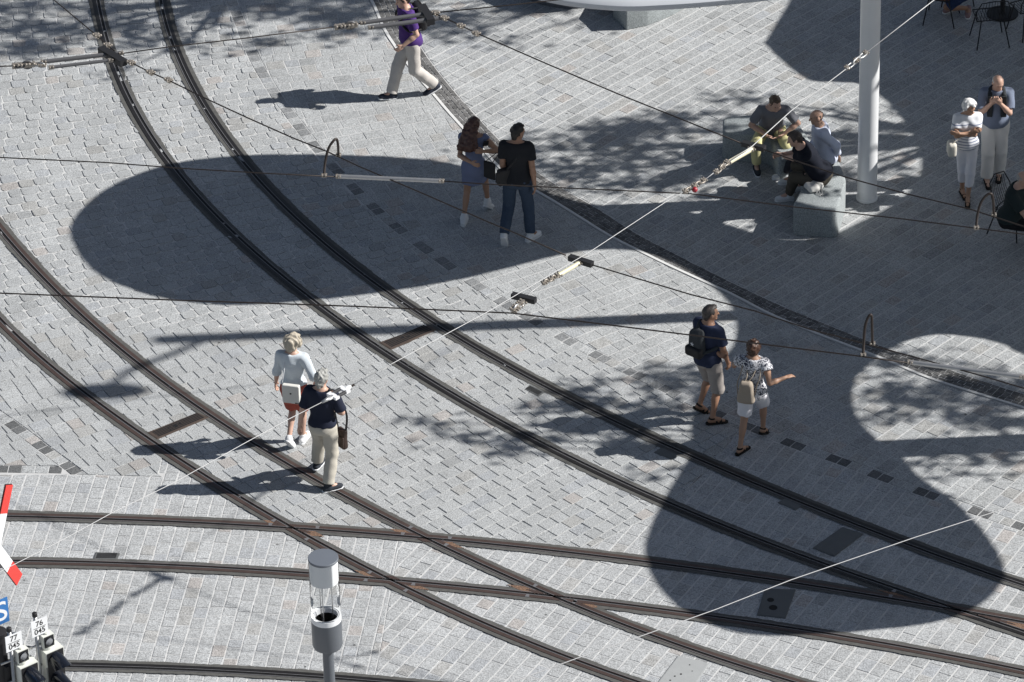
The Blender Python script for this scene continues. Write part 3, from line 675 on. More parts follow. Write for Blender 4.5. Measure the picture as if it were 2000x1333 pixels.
wire([(105,0),(189,70),(210,89),(238,112),(255,122),(294,142),(329,157),(385,185),(480,229),(570,269),(640,297),(700,325),(825,378),(951,433),(1000,453),(1105,499)], .0085, 'cable', 'dark contact wire from the top left corner to the upper middle insulator', ext=(4, 0))
wire([(1157,518),(1250,546),(1350,576),(1475,608),(1580,643),(1685,671),(1790,699),(1930,738),(2000,759)], .008, 'cable', 'dark contact wire from the middle insulator down to the right edge', ext=(0, 4))
wire([(0,308),(210,318),(350,329),(520,339),(662,346)], .0075, 'cable', 'thin dark wire from the left edge to the long silver splice bar', ext=(4, 0))
wire([(862,354),(950,360),(1070,366),(1245,374),(1350,379),(1545,404),(1755,427),(1905,446),(2000,458)], .0075, 'cable', 'thin dark wire from the long silver splice bar to the right edge', ext=(0, 4))
wire([(0,573),(350,587),(700,599),(1000,612),(1140,629),(1350,655),(1475,671),(1678,696),(1780,710)], .0085, 'cable', 'dark contact wire crossing the middle of the square, below the big rounded shadow', ext=(4, 0))
wire([(812,-4),(830,18),(874,38),(937,68),(1070,126),(1210,185),(1350,241),(1450,281)], .0085, 'cable', 'dark contact wire from the top edge to the insulator before the man in yellow trousers', ext=(3, 0))
wire([(1493,293),(1570,320),(1650,346),(1770,379),(1895,409),(2000,443)], .008, 'cable', 'dark contact wire from the seated men past the white column to the right edge', ext=(0, 4))
def bar(p0, p1, r, mat, name, label, z=WZ, cat='insulator', square=False, group=None, ends=True, zz=None):
    A_, B_ = G(*p0, z), G(*p1, z if zz is None else zz); root = empty(name, tuple(map(float, (A_ + B_) / 2))); c = (A_ + B_) / 2; mb = MB()
    if square: mb.box((0, 0, 0), (np.linalg.norm(B_ - A_), r*2, r*1.7), frame_from(B_ - A_))
    else: mb.tube([A_ - c, B_ - c], r, 14)
    sharp(mb.build('rod', M[mat], root), 40)
    if ends:
        for E_ in (A_, B_):
            e = MB(); clamp_parts(e, E_ - c, B_ - A_, .95); e.build('clamp', M['brass'], root)
    tag(root, label, cat, group); return root
bar((661,345), (862,354), .026, 'galv', 'splice_bar', 'long silver splice bar hanging left of the long haired woman', cat='splice bar', group='long silver splice bars on the wires')
bar((1778,708), (1997,737), .026, 'galv', 'splice_bar', 'long silver splice bar at the right edge over the dappled shade', cat='splice bar', group='long silver splice bars on the wires')
wire([(1997,737),(2010,739)], .008, 'cable', 'stub of dark wire leaving the right splice bar', ext=(0, 4))
bar((1112,503), (1157,517), .036, 'black', 'section_insulator', 'black rod insulator in the middle, upper of the two above the lit paving', square=True, ends=False)
bar((1000,577), (1046,588), .036, 'black', 'section_insulator', 'black rod insulator in the middle, lower of the two above the lit paving', square=True, ends=False)
bar((1450,280), (1494,291), .036, 'black', 'section_insulator', 'black rod insulator hanging before the man in yellow trousers', square=True, ends=False)
bar((1468,292), (1421,319), .030, 'ivory', 'insulator_rod', 'ivory rod insulator before the seated men', group='ivory rod insulators')
bar((1130,515), (1091,538), .028, 'ivory', 'insulator_rod', 'ivory rod insulator between the two black ones', group='ivory rod insulators')
bar((85,121), (236,104), .028, 'greyrod', 'insulator_rod', 'upper grey rod insulator across the left upper rail')
bar((100,132), (216,118), .022, 'greyrod', 'insulator_rod', 'lower grey rod insulator across the left upper rail')
bar((708,45), (852,25), .028, 'greyrod', 'insulator_rod', 'upper grey rod insulator passing before the man in purple')
bar((724,54), (866,35), .028, 'greyrod', 'insulator_rod', 'lower grey rod insulator passing before the man in purple')
bar((197,97), (242,124), .05, 'black', 'section_insulator', 'black junction block over the left upper rail', square=True, ends=False)
bar((824,14), (842,44), .05, 'black', 'section_insulator', 'black junction block at the shoulder of the man in purple', square=True, ends=False)
# span ropes
S = 'span rope'
wire([(0,130),(30,129)], .0085, 'cable', 'thin dark span wire entering at the upper left edge', cat=S, name='span_rope', ext=(4, 0))
wire([(60,125),(86,121)], .0085, 'cable', 'short dark link between eyelet insulator and rod, upper left', cat=S, name='span_rope', ext=0)
wire([(238,105),(330,92),(480,75),(662,52)], .0075, 'cable', 'thin dark span wire between the two pairs of grey rods', cat=S, name='span_rope', ext=0)
wire([(690,48),(710,45)], .0075, 'cable', 'short dark link before the grey rods by the man in purple', cat=S, name='span_rope', ext=0)
wire([(852,25),(1000,10),(1180,-10)], .008, 'cable', 'thin dark span wire leaving towards the tree bench at the top', cat=S, name='span_rope', ext=(0, 3))
wire([(1825,0),(1692,103)], .0065, 'rope', 'bright steel rope from the top edge to the eyelets before the white column', cat=S, name='span_rope', ext=(4, 0), z=WZ+.1)
wire([(1654,134),(1545,217),(1468,287),(1421,317)], .0065, 'rope', 'bright steel rope from the white column down to the seated men', cat=S, name='span_rope', ext=0, z=WZ+.1)
wire([(1421,317),(1376,352)], .0065, 'rope', 'short bright rope between the two fittings left of the seated men', cat=S, name='span_rope', ext=0, z=WZ+.1)
wire([(1338,374),(1300,395),(1242,433),(1151,493),(1070,540),(955,608),(864,657),(780,703),(691,751)], .0045, 'rope', 'long bright steel rope from the red tipped fitting down to the spring tensioner', cat=S, name='span_rope', ext=0, z=WZ+.1)
wire([(629,786),(562,820),(476,867),(340,943),(217,1003),(120,1056),(0,1117)], .0045, 'rope', 'bright steel rope from the spring tensioner down to the left edge', cat=S, name='span_rope', ext=(0, 4), z=WZ+.1)
wire([(1007,1330),(1130,1285),(1260,1240),(1400,1190),(1545,1133),(1790,1049),(2000,982)], .005, 'rope', 'bright steel rope crossing the lower right corner and its shadow', cat=S, name='span_rope', ext=4, z=WZ+.1)
wire([(1062,552),(1024,581)], .0065, 'rope', 'short bright link from the brown fitting to the lower black insulator', cat=S, name='span_rope', ext=0)
# eyelet insulators, turnbuckles
def eyelets(p0, p1, label, n=3, mat='brass', z=WZ+.1, knob=None, s_=1.0):
    A_, B_ = G(*p0, z), G(*p1, z); c = (A_ + B_) / 2; d = B_ - A_; L_ = np.linalg.norm(d); R = frame_from(d)
    root = empty('wire_fitting', tuple(map(float, c)))
    for k in range(n):
        mb = MB(); x = (-.5 + (k + .5) / n) * L_; l = L_ / n * .62; w_ = .030 * s_
        ring = [np.array((x + math.cos(q) * l, (math.sin(q) * w_) if k % 2 == 0 else 0, 0 if k % 2 == 0 else math.sin(q) * w_)) for q in np.linspace(0, 2*math.pi, 15)]
        mb.tube([R @ p for p in ring], .011 * s_, 6, cap=False); mb.build('shackle', M[mat], root, True)
    mb = MB()
    for x in (-.5, 0, .5):
        clamp_parts(mb, R @ np.array((x * L_ * .95, 0, 0)), d, .85 * s_)
    mb.build('bolts', M['brass'], root)
    if knob:
        mb = MB(); mb.ball(G(*knob, z) - c, .036, 12, 8); mb.build('red_knob', M['deepred'], root, True)
    tag(root, label, 'wire fitting'); return root
M['red'] = plain('red_paint', (.55, .03, .035), .4, var=.1)
M['deepred'] = plain('red_glaze', (.30, .02, .03), .35, var=.1)
eyelets((30,129), (62,126), 'dark eyelet insulator on the span wire at the upper left', 2, 'greyrod', WZ, s_=1.6)
eyelets((62,126), (86,128), 'small shackles beside the upper left rods', 2, 'galv', WZ)
eyelets((660,53), (692,49), 'dark eyelet insulator on the span wire left of the man in purple', 2, 'greyrod', WZ, s_=1.6)
eyelets((1692,103), (1654,134), 'bright chain of eyelets on the rope before the white column', 3, 'galv')
eyelets((1421,317), (1399,337), 'bronze fitting at the foot of the ivory rod by the seated men', 3)
eyelets((1376,352), (1338,375), 'bronze fitting with a red knob, left of the seated men', 4, knob=(1357, 371))
eyelets((1091,538), (1062,553), 'rusty brown fitting between the two black insulators', 4, z=WZ)
eyelets((1020,592), (1004,606), 'small bracket hanging the dark wire under the lower black insulator', 2, 'galv', WZ, s_=1.3)
# spring tensioner over the man with the shoulder bag
A_, B_ = G(691, 751, WZ+.1), G(629, 786, WZ+.1); c = (A_+B_)/2; R = frame_from(B_-A_); L_ = np.linalg.norm(B_-A_); root = empty('rope_tensioner', tuple(map(float, c)))
mb = MB(); mb.tube([R@np.array((-.5*L_, 0, 0)), R@np.array((-.22*L_, 0, 0))], .008, 6); mb.tube([R@np.array((-.5*L_, .02, 0)), R@np.array((-.22*L_, .02, 0))], .006, 6); mb.build('wire_loop', M['cable'], root, True)
for y_ in (-.045, .045):
    mb = MB(); hel = [R@np.array((-.16*L_ + .26*L_*t, y_ + .016*math.cos(t*60), .016*math.sin(t*60))) for t in np.linspace(0, 1, 90)]; mb.tube(hel, .006, 5); mb.tube([R@np.array((-.16*L_, y_, 0)), R@np.array((.1*L_, y_, 0))], .007, 6); mb.build('spring', M['greyrod'], root, True)
for x_, w_ in ((-.20, .09), (.15, .10)):
    mb = MB(); mb.box(R@np.array((x_*L_, 0, 0)), (.06, w_+.05, .03), R); mb.ball(R@np.array((x_*L_ + (.05 if x_ > 0 else -.05), 0, 0)), (.06, .035, .02), 12, 6, R); mb.build('yoke', M['white'], root)
mb = MB(); mb.tube([R@np.array((.22*L_, 0, 0)), R@np.array((.5*L_, 0, 0))], [.028, .016], 10); mb.ball(R@np.array((.22*L_, 0, 0)), (.05, .035, .02), 10, 6, R); mb.build('socket', M['galv'], root, True)
tag(root, 'white spring tensioner on the steel rope, over the shoulder of the man with the bag', 'wire fitting')
# wire clamps along the upper contact wires
for (x, y), w_ in zip(((189,70),(210,89),(256,123),(294,142),(329,157)), ('topmost bronze clamp above the upper left junction block', 'bronze clamp just above the upper left junction block', 'first bronze clamp right below the upper left junction block', 'second bronze clamp below the upper left junction block', 'third, lowest bronze clamp below the upper left junction block')):
    mb = MB(); clamp_parts(mb, (0, 0, 0), G(329,157,WZ)-G(189,70,WZ), 1.15); o = mb.build('wire_clamp', M['brass']); o.location = G(x, y, WZ)
    tag(o, w_, 'wire clamp', 'wire clamps at the upper left junction')
for (x, y), w_ in zip(((850,26),(868,36),(900,51),(930,66)), ('bronze clamp touching the junction block by the man in purple', 'second bronze clamp right of the man in purple', 'third bronze clamp right of the man in purple', 'fourth, lowest bronze clamp right of the man in purple')):
    mb = MB(); clamp_parts(mb, (0, 0, 0), G(937,68,WZ)-G(830,18,WZ), 1.15); o = mb.build('wire_clamp', M['brass']); o.location = G(x, y, WZ)
    tag(o, w_, 'wire clamp', 'wire clamps at the top junction')
# arched jumper cables between neighbouring wires
def jumper(pts, label):
    P = [G(x, y, z) for x, y, z in pts]; c = P[0]; root = empty('jumper_cable', tuple(map(float, c)))
    Q = np.array(P) - c; m = len(Q); out = []
    for i in range(m - 1):
        p0, p1, p2, p3 = Q[max(i-1, 0)], Q[i], Q[i+1], Q[min(i+2, m-1)]
        for t in np.linspace(0, 1, 7)[:-1]: out.append(.5*((2*p1)+(-p0+p2)*t+(2*p0-5*p1+4*p2-p3)*t*t+(-p0+3*p1-3*p2+p3)*t**3))
    out.append(Q[-1]); MB().tube(out, .016, 8).build('cable', M['cable'], root, True)
    for q in (Q[0], Q[-1]):
        mb = MB(); clamp_parts(mb, q, (1, -.1, 0), .9); mb.build('clamp', M['brass'], root)
    tag(root, label, 'jumper cable'); return root
jumper([(633,343,WZ),(635,318,WZ+.12),(641,292,WZ+.26),(650,277,WZ+.34),(657,272,WZ+.35),(660,283,WZ+.26),(661,303,WZ)], 'arched black jumper cable above the dark end of the big rounded shadow')
jumper([(1686,694,WZ),(1687,668,WZ+.12),(1690,636,WZ+.3),(1697,618,WZ+.4),(1702,617,WZ+.4),(1703,636,WZ+.28),(1704,672,WZ)], 'arched black jumper cable over the dark gutter at the right')
jumper([(1907,445,WZ),(1909,420,WZ+.12),(1916,396,WZ+.26),(1928,381,WZ+.34),(1937,380,WZ+.34),(1940,395,WZ+.22),(1941,420,WZ)], 'arched black jumper cable beside the man seated at the right edge')
# ------------------------------------------------------------------ lamp, tram signals, crossing sign
def glass(name):
    """thin clear tube: mostly transparent, glossier towards grazing angles"""
    m, nt, b = new_mat(name); N = nt.nodes; L = nt.links; nt.nodes.remove(b); out = [n for n in N if n.type == 'OUTPUT_MATERIAL'][0]
    t = N.new('ShaderNodeBsdfTransparent'); t.inputs[0].default_value = (.965, .97, .97, 1); g_ = N.new('ShaderNodeBsdfGlossy'); g_.inputs['Roughness'].default_value = .08; g_.inputs[0].default_value = (.9, .9, .9, 1)
    lw = N.new('ShaderNodeLayerWeight'); lw.inputs[0].default_value = .12; mx = N.new('ShaderNodeMixShader'); L.new(lw.outputs['Fresnel'], mx.inputs[0]); L.new(t.outputs[0], mx.inputs[1]); L.new(g_.outputs[0], mx.inputs[2]); L.new(mx.outputs[0], out.inputs[0]); return m
M['glass'] = glass('clear_tube'); M['lamp_top'] = plain('lamp_cap', (.13, .145, .17), .5, var=.04, scale=5)
M['shine'] = plain('polished_reflector', (.62, .63, .65), .4, .0, var=.1)
LT = G(631, 1091, 5.0); g = G(631, 1091, 5.0); root = empty('street_lamp', (float(g[0]), float(g[1]), 0)); r = .166
sharp(MB().lathe((0, 0, 0), [(r, 4.985), (r + .004, 4.99), (r + .004, 5.01), (r, 5.015), (0.001, 5.018)], 48).build('cap', M['lamp_top'], root))
sharp(MB().lathe((0, 0, 0), [(r * .88, 4.70), (r * .96, 4.70), (r * .96, 4.985), (r * .88, 4.985)], 48).build('collar', M['white'], root))
sharp(MB().lathe((0, 0, 0), [(r, 4.23), (r, 4.985)], 48, cap=False).build('glass_tube', M['glass'], root))
for a in (.5, 2.3, 4.4):
    MB().tube([(.085 * math.cos(a), .085 * math.sin(a), 4.12), (.085 * math.cos(a), .085 * math.sin(a), 4.72)], .006, 8).build('rod', M['galv'], root, True)
sharp(MB().lathe((0, 0, 0), [(r * .86, 4.17), (r * .90, 4.235), (r + .004, 4.235), (r + .004, 4.17)], 48).build('rim', M['white'], root))
sharp(MB().lathe((0, 0, 0), [(.02, 4.05), (.10, 4.06), (r * .84, 4.15), (r * .86, 4.23), (r * .80, 4.23), (r*.74, 4.14), (.06, 4.09), (.03, 4.12), (.001, 4.13)], 40, cap=False).build('reflector', M['shine'], root))
sharp(MB().lathe((0, 0, 0), [(.065, 3.80), (r * .97, 3.81), (r + .004, 3.84), (r + .004, 4.17), (r * .8, 4.17)], 48, cap=False).build('housing', M['grey_paint'], root))
sharp(MB().lathe((0, 0, 0), [(.10, 0), (.10, .02), (.075, .03), (.062, 3.86)], 32).build('pole', M['grey_paint'], root))
tag(root, 'grey street lamp with clear glass cylinder, in front of the rail crossings', 'street lamp')

def text_mesh(body, size, mat, name, parent, origin, X, Z, off, align='CENTER', bold=.0):
    cu = bpy.data.curves.new('t', 'FONT'); cu.body = body; cu.size = size; cu.align_x = align; cu.align_y = 'CENTER'; cu.extrude = .001; cu.offset = bold
    to = bpy.data.objects.new('t', cu); COL.objects.link(to); bpy.context.view_layer.update()
    me = bpy.data.meshes.new_from_object(to.evaluated_get(bpy.context.evaluated_depsgraph_get())); bpy.data.objects.remove(to)
    me.name = name; X = np.array(X, float); Z = np.array(Z, float); N_ = np.cross(X, Z)
    for v in me.vertices:
        p = np.array(origin) + X * v.co[0] + Z * v.co[1] + N_ * (off + v.co[2]); v.co = p
    me.materials.clear(); me.materials.append(mat); o = bpy.data.objects.new(name, me); COL.objects.link(o); o.parent = parent; return o
M['ink'] = plain('black_ink', (.015, .015, .015), .6)
M['sigwhite'] = plain('signal_housing', (.66, .67, .62), .45, var=.08, scale=6)
M['gloss'] = plain('gloss_black', (.010, .012, .018), .12, var=.1)
M['lens'] = plain('clear_lens', (.35, .36, .38), .12, .6, var=.15, scale=40)
M['blue'] = plain('blue_sign', (.035, .16, .42), .4, var=.05)
M['signred'] = plain('sign_red', (.62, .045, .035), .4, var=.05)
Xs = np.array((.81, .586, 0.0)); Xs /= np.linalg.norm(Xs); Ns = np.array((Xs[1], -Xs[0], 0)); Zs = np.array((0, 0, 1.0)); Rs = np.array((Xs, -Ns, Zs)).T   # local x along plate, -y out of its face
def signal(px, py, zc, num, label):
    c = G(px, py, zc); base = np.array((c[0], c[1], 0)); root = empty('tram_signal', (float(c[0]), float(c[1]), 0))
    L = lambda x, o, z: Xs * x + Ns * o + Zs * (zc + z)
    MB().box(L(0, 0, 0), (.215, .008, .215), Rs).build('number_plate', M['white'], root)
    pl = root.children[0]
    text_mesh(num, .098, M['ink'], 'number', root, L(0, 0, .052), Xs, Zs, .005, bold=.0012)
    text_mesh('045', .098, M['ink'], 'number', root, L(0, 0, -.052), Xs, Zs, .005, bold=.0012)
    MB().box(L(0, .0055, 0), (.16, .002, .005), Rs).build('dividing_line', M['ink'], root)
    pole = MB().tube([L(-.03, -.03, .17), L(-.03, -.03, -zc)], .022, 14).build('pole', M['galv'], root, True)
    sharp(MB().lathe(L(-.03, -.03, .145), [(.030, 0), (.030, .045), (.022, .052), (.001, .054)], 20).build('pole_cap', M['black'], root))
    # upper small lamp head
    b1 = L(.085, -.01, -.215)
    sharp(MB().box(b1, (.145, .10, .16), Rs).build('upper_head', M['sigwhite'], root)); MB().box(b1 + Ns * .053, (.125, .008, .145), Rs).build('face', M['black'], root)
    mb = MB(); mb.ball(b1 + Ns * .058, (.05, .012, .05), 20, 10, Rs); mb.build('lens', M['lens'], root, True)
    mb = MB(); ring = [b1 + Ns*.066 + Xs*.055*math.cos(q) + Zs*.055*math.sin(q) for q in np.linspace(0, 2*math.pi, 25)]; mb.tube(ring, .006, 6, cap=False); mb.build('lens_rim', M['gloss'], root, True)
    sharp(MB().lathe(b1 + Zs*.08, [(.028, 0), (.028, .018), (.001, .022)], 20).build('top_knob', M['sigwhite'], root)); sharp(MB().lathe(b1 - Zs*.13, [(.06, 0), (.066, .02), (.066, .05)], 24).build('neck', M['sigwhite'], root))
    # lower lamp head with its long visor
    b2 = L(.12, .01, -.43)
    sharp(MB().box(b2, (.235, .16, .20), Rs).build('lower_head', M['sigwhite'], root)); MB().box(b2 + Ns*.083 - Zs*.28, (.215, .008, .74), Rs).build('face', M['black'], root)
    sharp(MB().box(b2 - Zs*.36 - Ns*.02, (.225, .12, .50), Rs).build('body', M['sigwhite'], root))
    for dz in (0, -.27, -.54):
        mb = MB(); v, f = [], []; n = 22; m = 10; o = b2 + Ns*.088 + Zs*(dz - .005)
        for i in range(m+1):
            t = i/m; dd = .26*t; rr = .088 + .010*t; a0 = -.15 - .2*t
            for k in range(n+1):
                q = a0 + (math.pi - 2*a0)*k/n; v.append(o + Ns*dd*(.55+.45*math.sin(max(0, q if q < math.pi else 0))) + Xs*rr*math.cos(q) + Zs*(rr*math.sin(q) - .06*t))
        f = [(i*(n+1)+k, i*(n+1)+k+1, (i+1)*(n+1)+k+1, (i+1)*(n+1)+k) for i in range(m) for k in range(n)]
        mb.add(v, f); mb.build('visor', M['gloss'], root, True)
        mb = MB(); mb.ball(o, (.078, .02, .078), 22, 12, Rs); mb.build('lens', M['lens' if dz else 'gloss'], root, True)
    for z_ in (-.26, -.55):
        MB().tube([L(-.16, -.06, z_-.02), L(-.03, -.03, z_), L(.05, -.04, z_)], .014, 8).build('bracket', M['galv'], root, True)
    tag(root, label, 'tram signal', 'tram signals at the lower left corner'); return root
signal(77, 1225, 3.62, '76', 'right, higher tram signal, its white plate reading 76 over 045')
signal(27, 1254, 3.56, '77', 'left, lower tram signal beside the black mast, its plate reading 77 over 045')
c = G(-4, 1236, 3.6); root = empty('signal_mast', (float(c[0]), float(c[1]), 0))
sharp(MB().lathe((0, 0, 0), [(.11, 0), (.085, .05), (.085, 3.58), (.10, 3.58), (.10, 3.62), (.001, 3.64)], 24).build('pole', M['black'], root))
MB().box((.10, -.04, 2.95), (.16, .12, .5), Rs).build('junction_box', M['black'], root); mb = MB(); mb.tube([(.0, 0, 3.3), (.26, .09, 3.33), (.36, .1, 3.3)], .018, 8); mb.tube([(.0, 0, 3.52), (.12, .03, 3.56), (.2, .0, 3.58)], .02, 8); mb.build('arm', M['grey_paint'], root, True)
tag(root, 'black mast at the left edge carrying the tram signals', 'mast')
# blue sign, cut by the left edge
Xb = np.array((.80, .60, 0.0)); Xb /= np.linalg.norm(Xb)
c = G(-22, 1206, 3.9); root = empty('blue_sign', (float(c[0]), float(c[1]), 0)); Nb = np.array((Xb[1], -Xb[0], 0)); Rb = np.array((Xb, -Nb, Zs)).T
MB().box((0, 0, 3.9), (.52, .012, .33), Rb).build('panel', M['blue'], root)
MB().tube([tuple(-Nb*.05 + Zs*3.9), tuple(-Nb*.05)], .03, 10).build('post', M['galv'], root, True)
text_mesh('S', .36, M['white'], 'letter', root, Xb*.165 + Zs*3.895, Xb, Zs, .007, bold=.002)
tag(root, 'blue sign with a white letter S, cut by the left edge', 'sign')
# St Andrew's cross
Xc = np.array((.47, .88, 0)); Xc /= np.linalg.norm(Xc); Nc = np.array((Xc[1], -Xc[0], 0)); zc = 3.75
c = G(-8, 1074, zc); root = empty('crossing_sign', (float(c[0]), float(c[1]), 0))
for k, sg in enumerate((1, -1)):
    d = Xc * .50 + Zs * (.87 * sg); d /= np.linalg.norm(d); e = np.cross(Nc, d); Rr = np.array((d, Nc, e)).T; o = Zs * zc + Nc * (.016 * k)
    MB().box(o, (.86, .014, .155), Rr).build('white_arm', M['white'], root)
    for q in (-1, 1): MB().box(o + d * (q * .60), (.34, .014, .155), Rr).build('red_end', M['signred'], root)
    MB().box(o - Nc * .012, (1.56, .008, .16), Rr).build('backing', M['black'], root)
MB().tube([tuple(Zs * (zc + .3) - Nc * .06), tuple(-Nc * .06)], .035, 12).build('post', M['galv'], root, True)
tag(root, 'red and white diagonal cross of a level crossing, at the left edge', 'sign')

# ------------------------------------------------------------------ cafe chairs and table at the right
def wire_chair(px, py, heading, label, seat='black', scale=1.0):
    g = G(px, py); root = empty('cafe_chair', (float(g[0]), float(g[1]), 0)); root.rotation_euler.z = heading
    # local: y forward, seat .46 high
    for sx, sy in ((-1, 1), (1, 1), (-1, -1), (1, -1)):
        MB().tube([(sx*.17, sy*.15, .44), (sx*.25, sy*.24 - .02, 0)], .010, 8).build('leg', M['black'], root, True)
    mb = MB(); mb.tube([(-.22, .2, .45), (.22, .2, .45), (.24, -.16, .44), (-.24, -.16, .44), (-.22, .2, .45)], .009, 6)
    for k in range(11): x = -.2 + .04*k; mb.tube([(x, .2, .45), (x, 0, .435), (x*1.02, -.17, .44)], .004, 5)
    mb.build('seat', M[seat] if seat == 'black' else M['black'], root)
    if seat != 'black': MB().prism([(-.2, -.17), (.2, -.17), (.2, .19), (-.2, .19)], .452, .49, .015).build('cushion', M[seat], root)
    mb = MB(); rim = [(-.24, -.16, .44), (-.26, -.2, .62), (-.2, -.27, .80), (0, -.31, .84), (.2, -.27, .80), (.26, -.2, .62), (.24, -.16, .44)]; mb.tube(rim, .009, 6)
    for k in range(9):
        t = (k+1)/10; x = -.24 + .48*t; mb.tube([(x, -.17, .44), (x*1.0, -.24, .62), (x*.85, -.29 + .04*abs(x)/.24, .82 - .05*abs(x)/.24)], .004, 5)
    mb.build('backrest', M['black'], root)
    tag(root, label, 'chair', 'black wire cafe chairs'); return root
M['orange'] = plain('orange_cushion', (.45, .16, .03), .8, var=.1)
wire_chair(1932, 80, math.radians(8), 'empty black wire chair in the top right corner, back to the viewer')
wire_chair(1836, 38, math.radians(75), 'black wire chair with an orange cushion, cut by the top edge', 'orange')
wire_chair(2008, 62, math.radians(25), 'black wire chair cut by the right edge, in the top corner')
wire_chair(1976, 452, math.radians(235), 'black wire chair under the man seated at the right edge')
wire_chair(1868, 0, math.radians(180), 'black wire chair of the cafe guest whose legs show at the top')
g = G(1958, 28); root = empty('cafe_table', (float(g[0]), float(g[1]), 0))
sharp(MB().lathe((0, 0, 0), [(.24, 0), (.24, .02), (.035, .03), (.03, .70), (.12, .71)], 28).build('pedestal', M['black'], root)); sharp(MB().lathe((0, 0, .71), [(.34, 0), (.35, .01), (.35, .025), (.34, .03)], 40).build('table_top', M['white'], root))
tag(root, 'round cafe table with black pedestal in the top right corner', 'table')
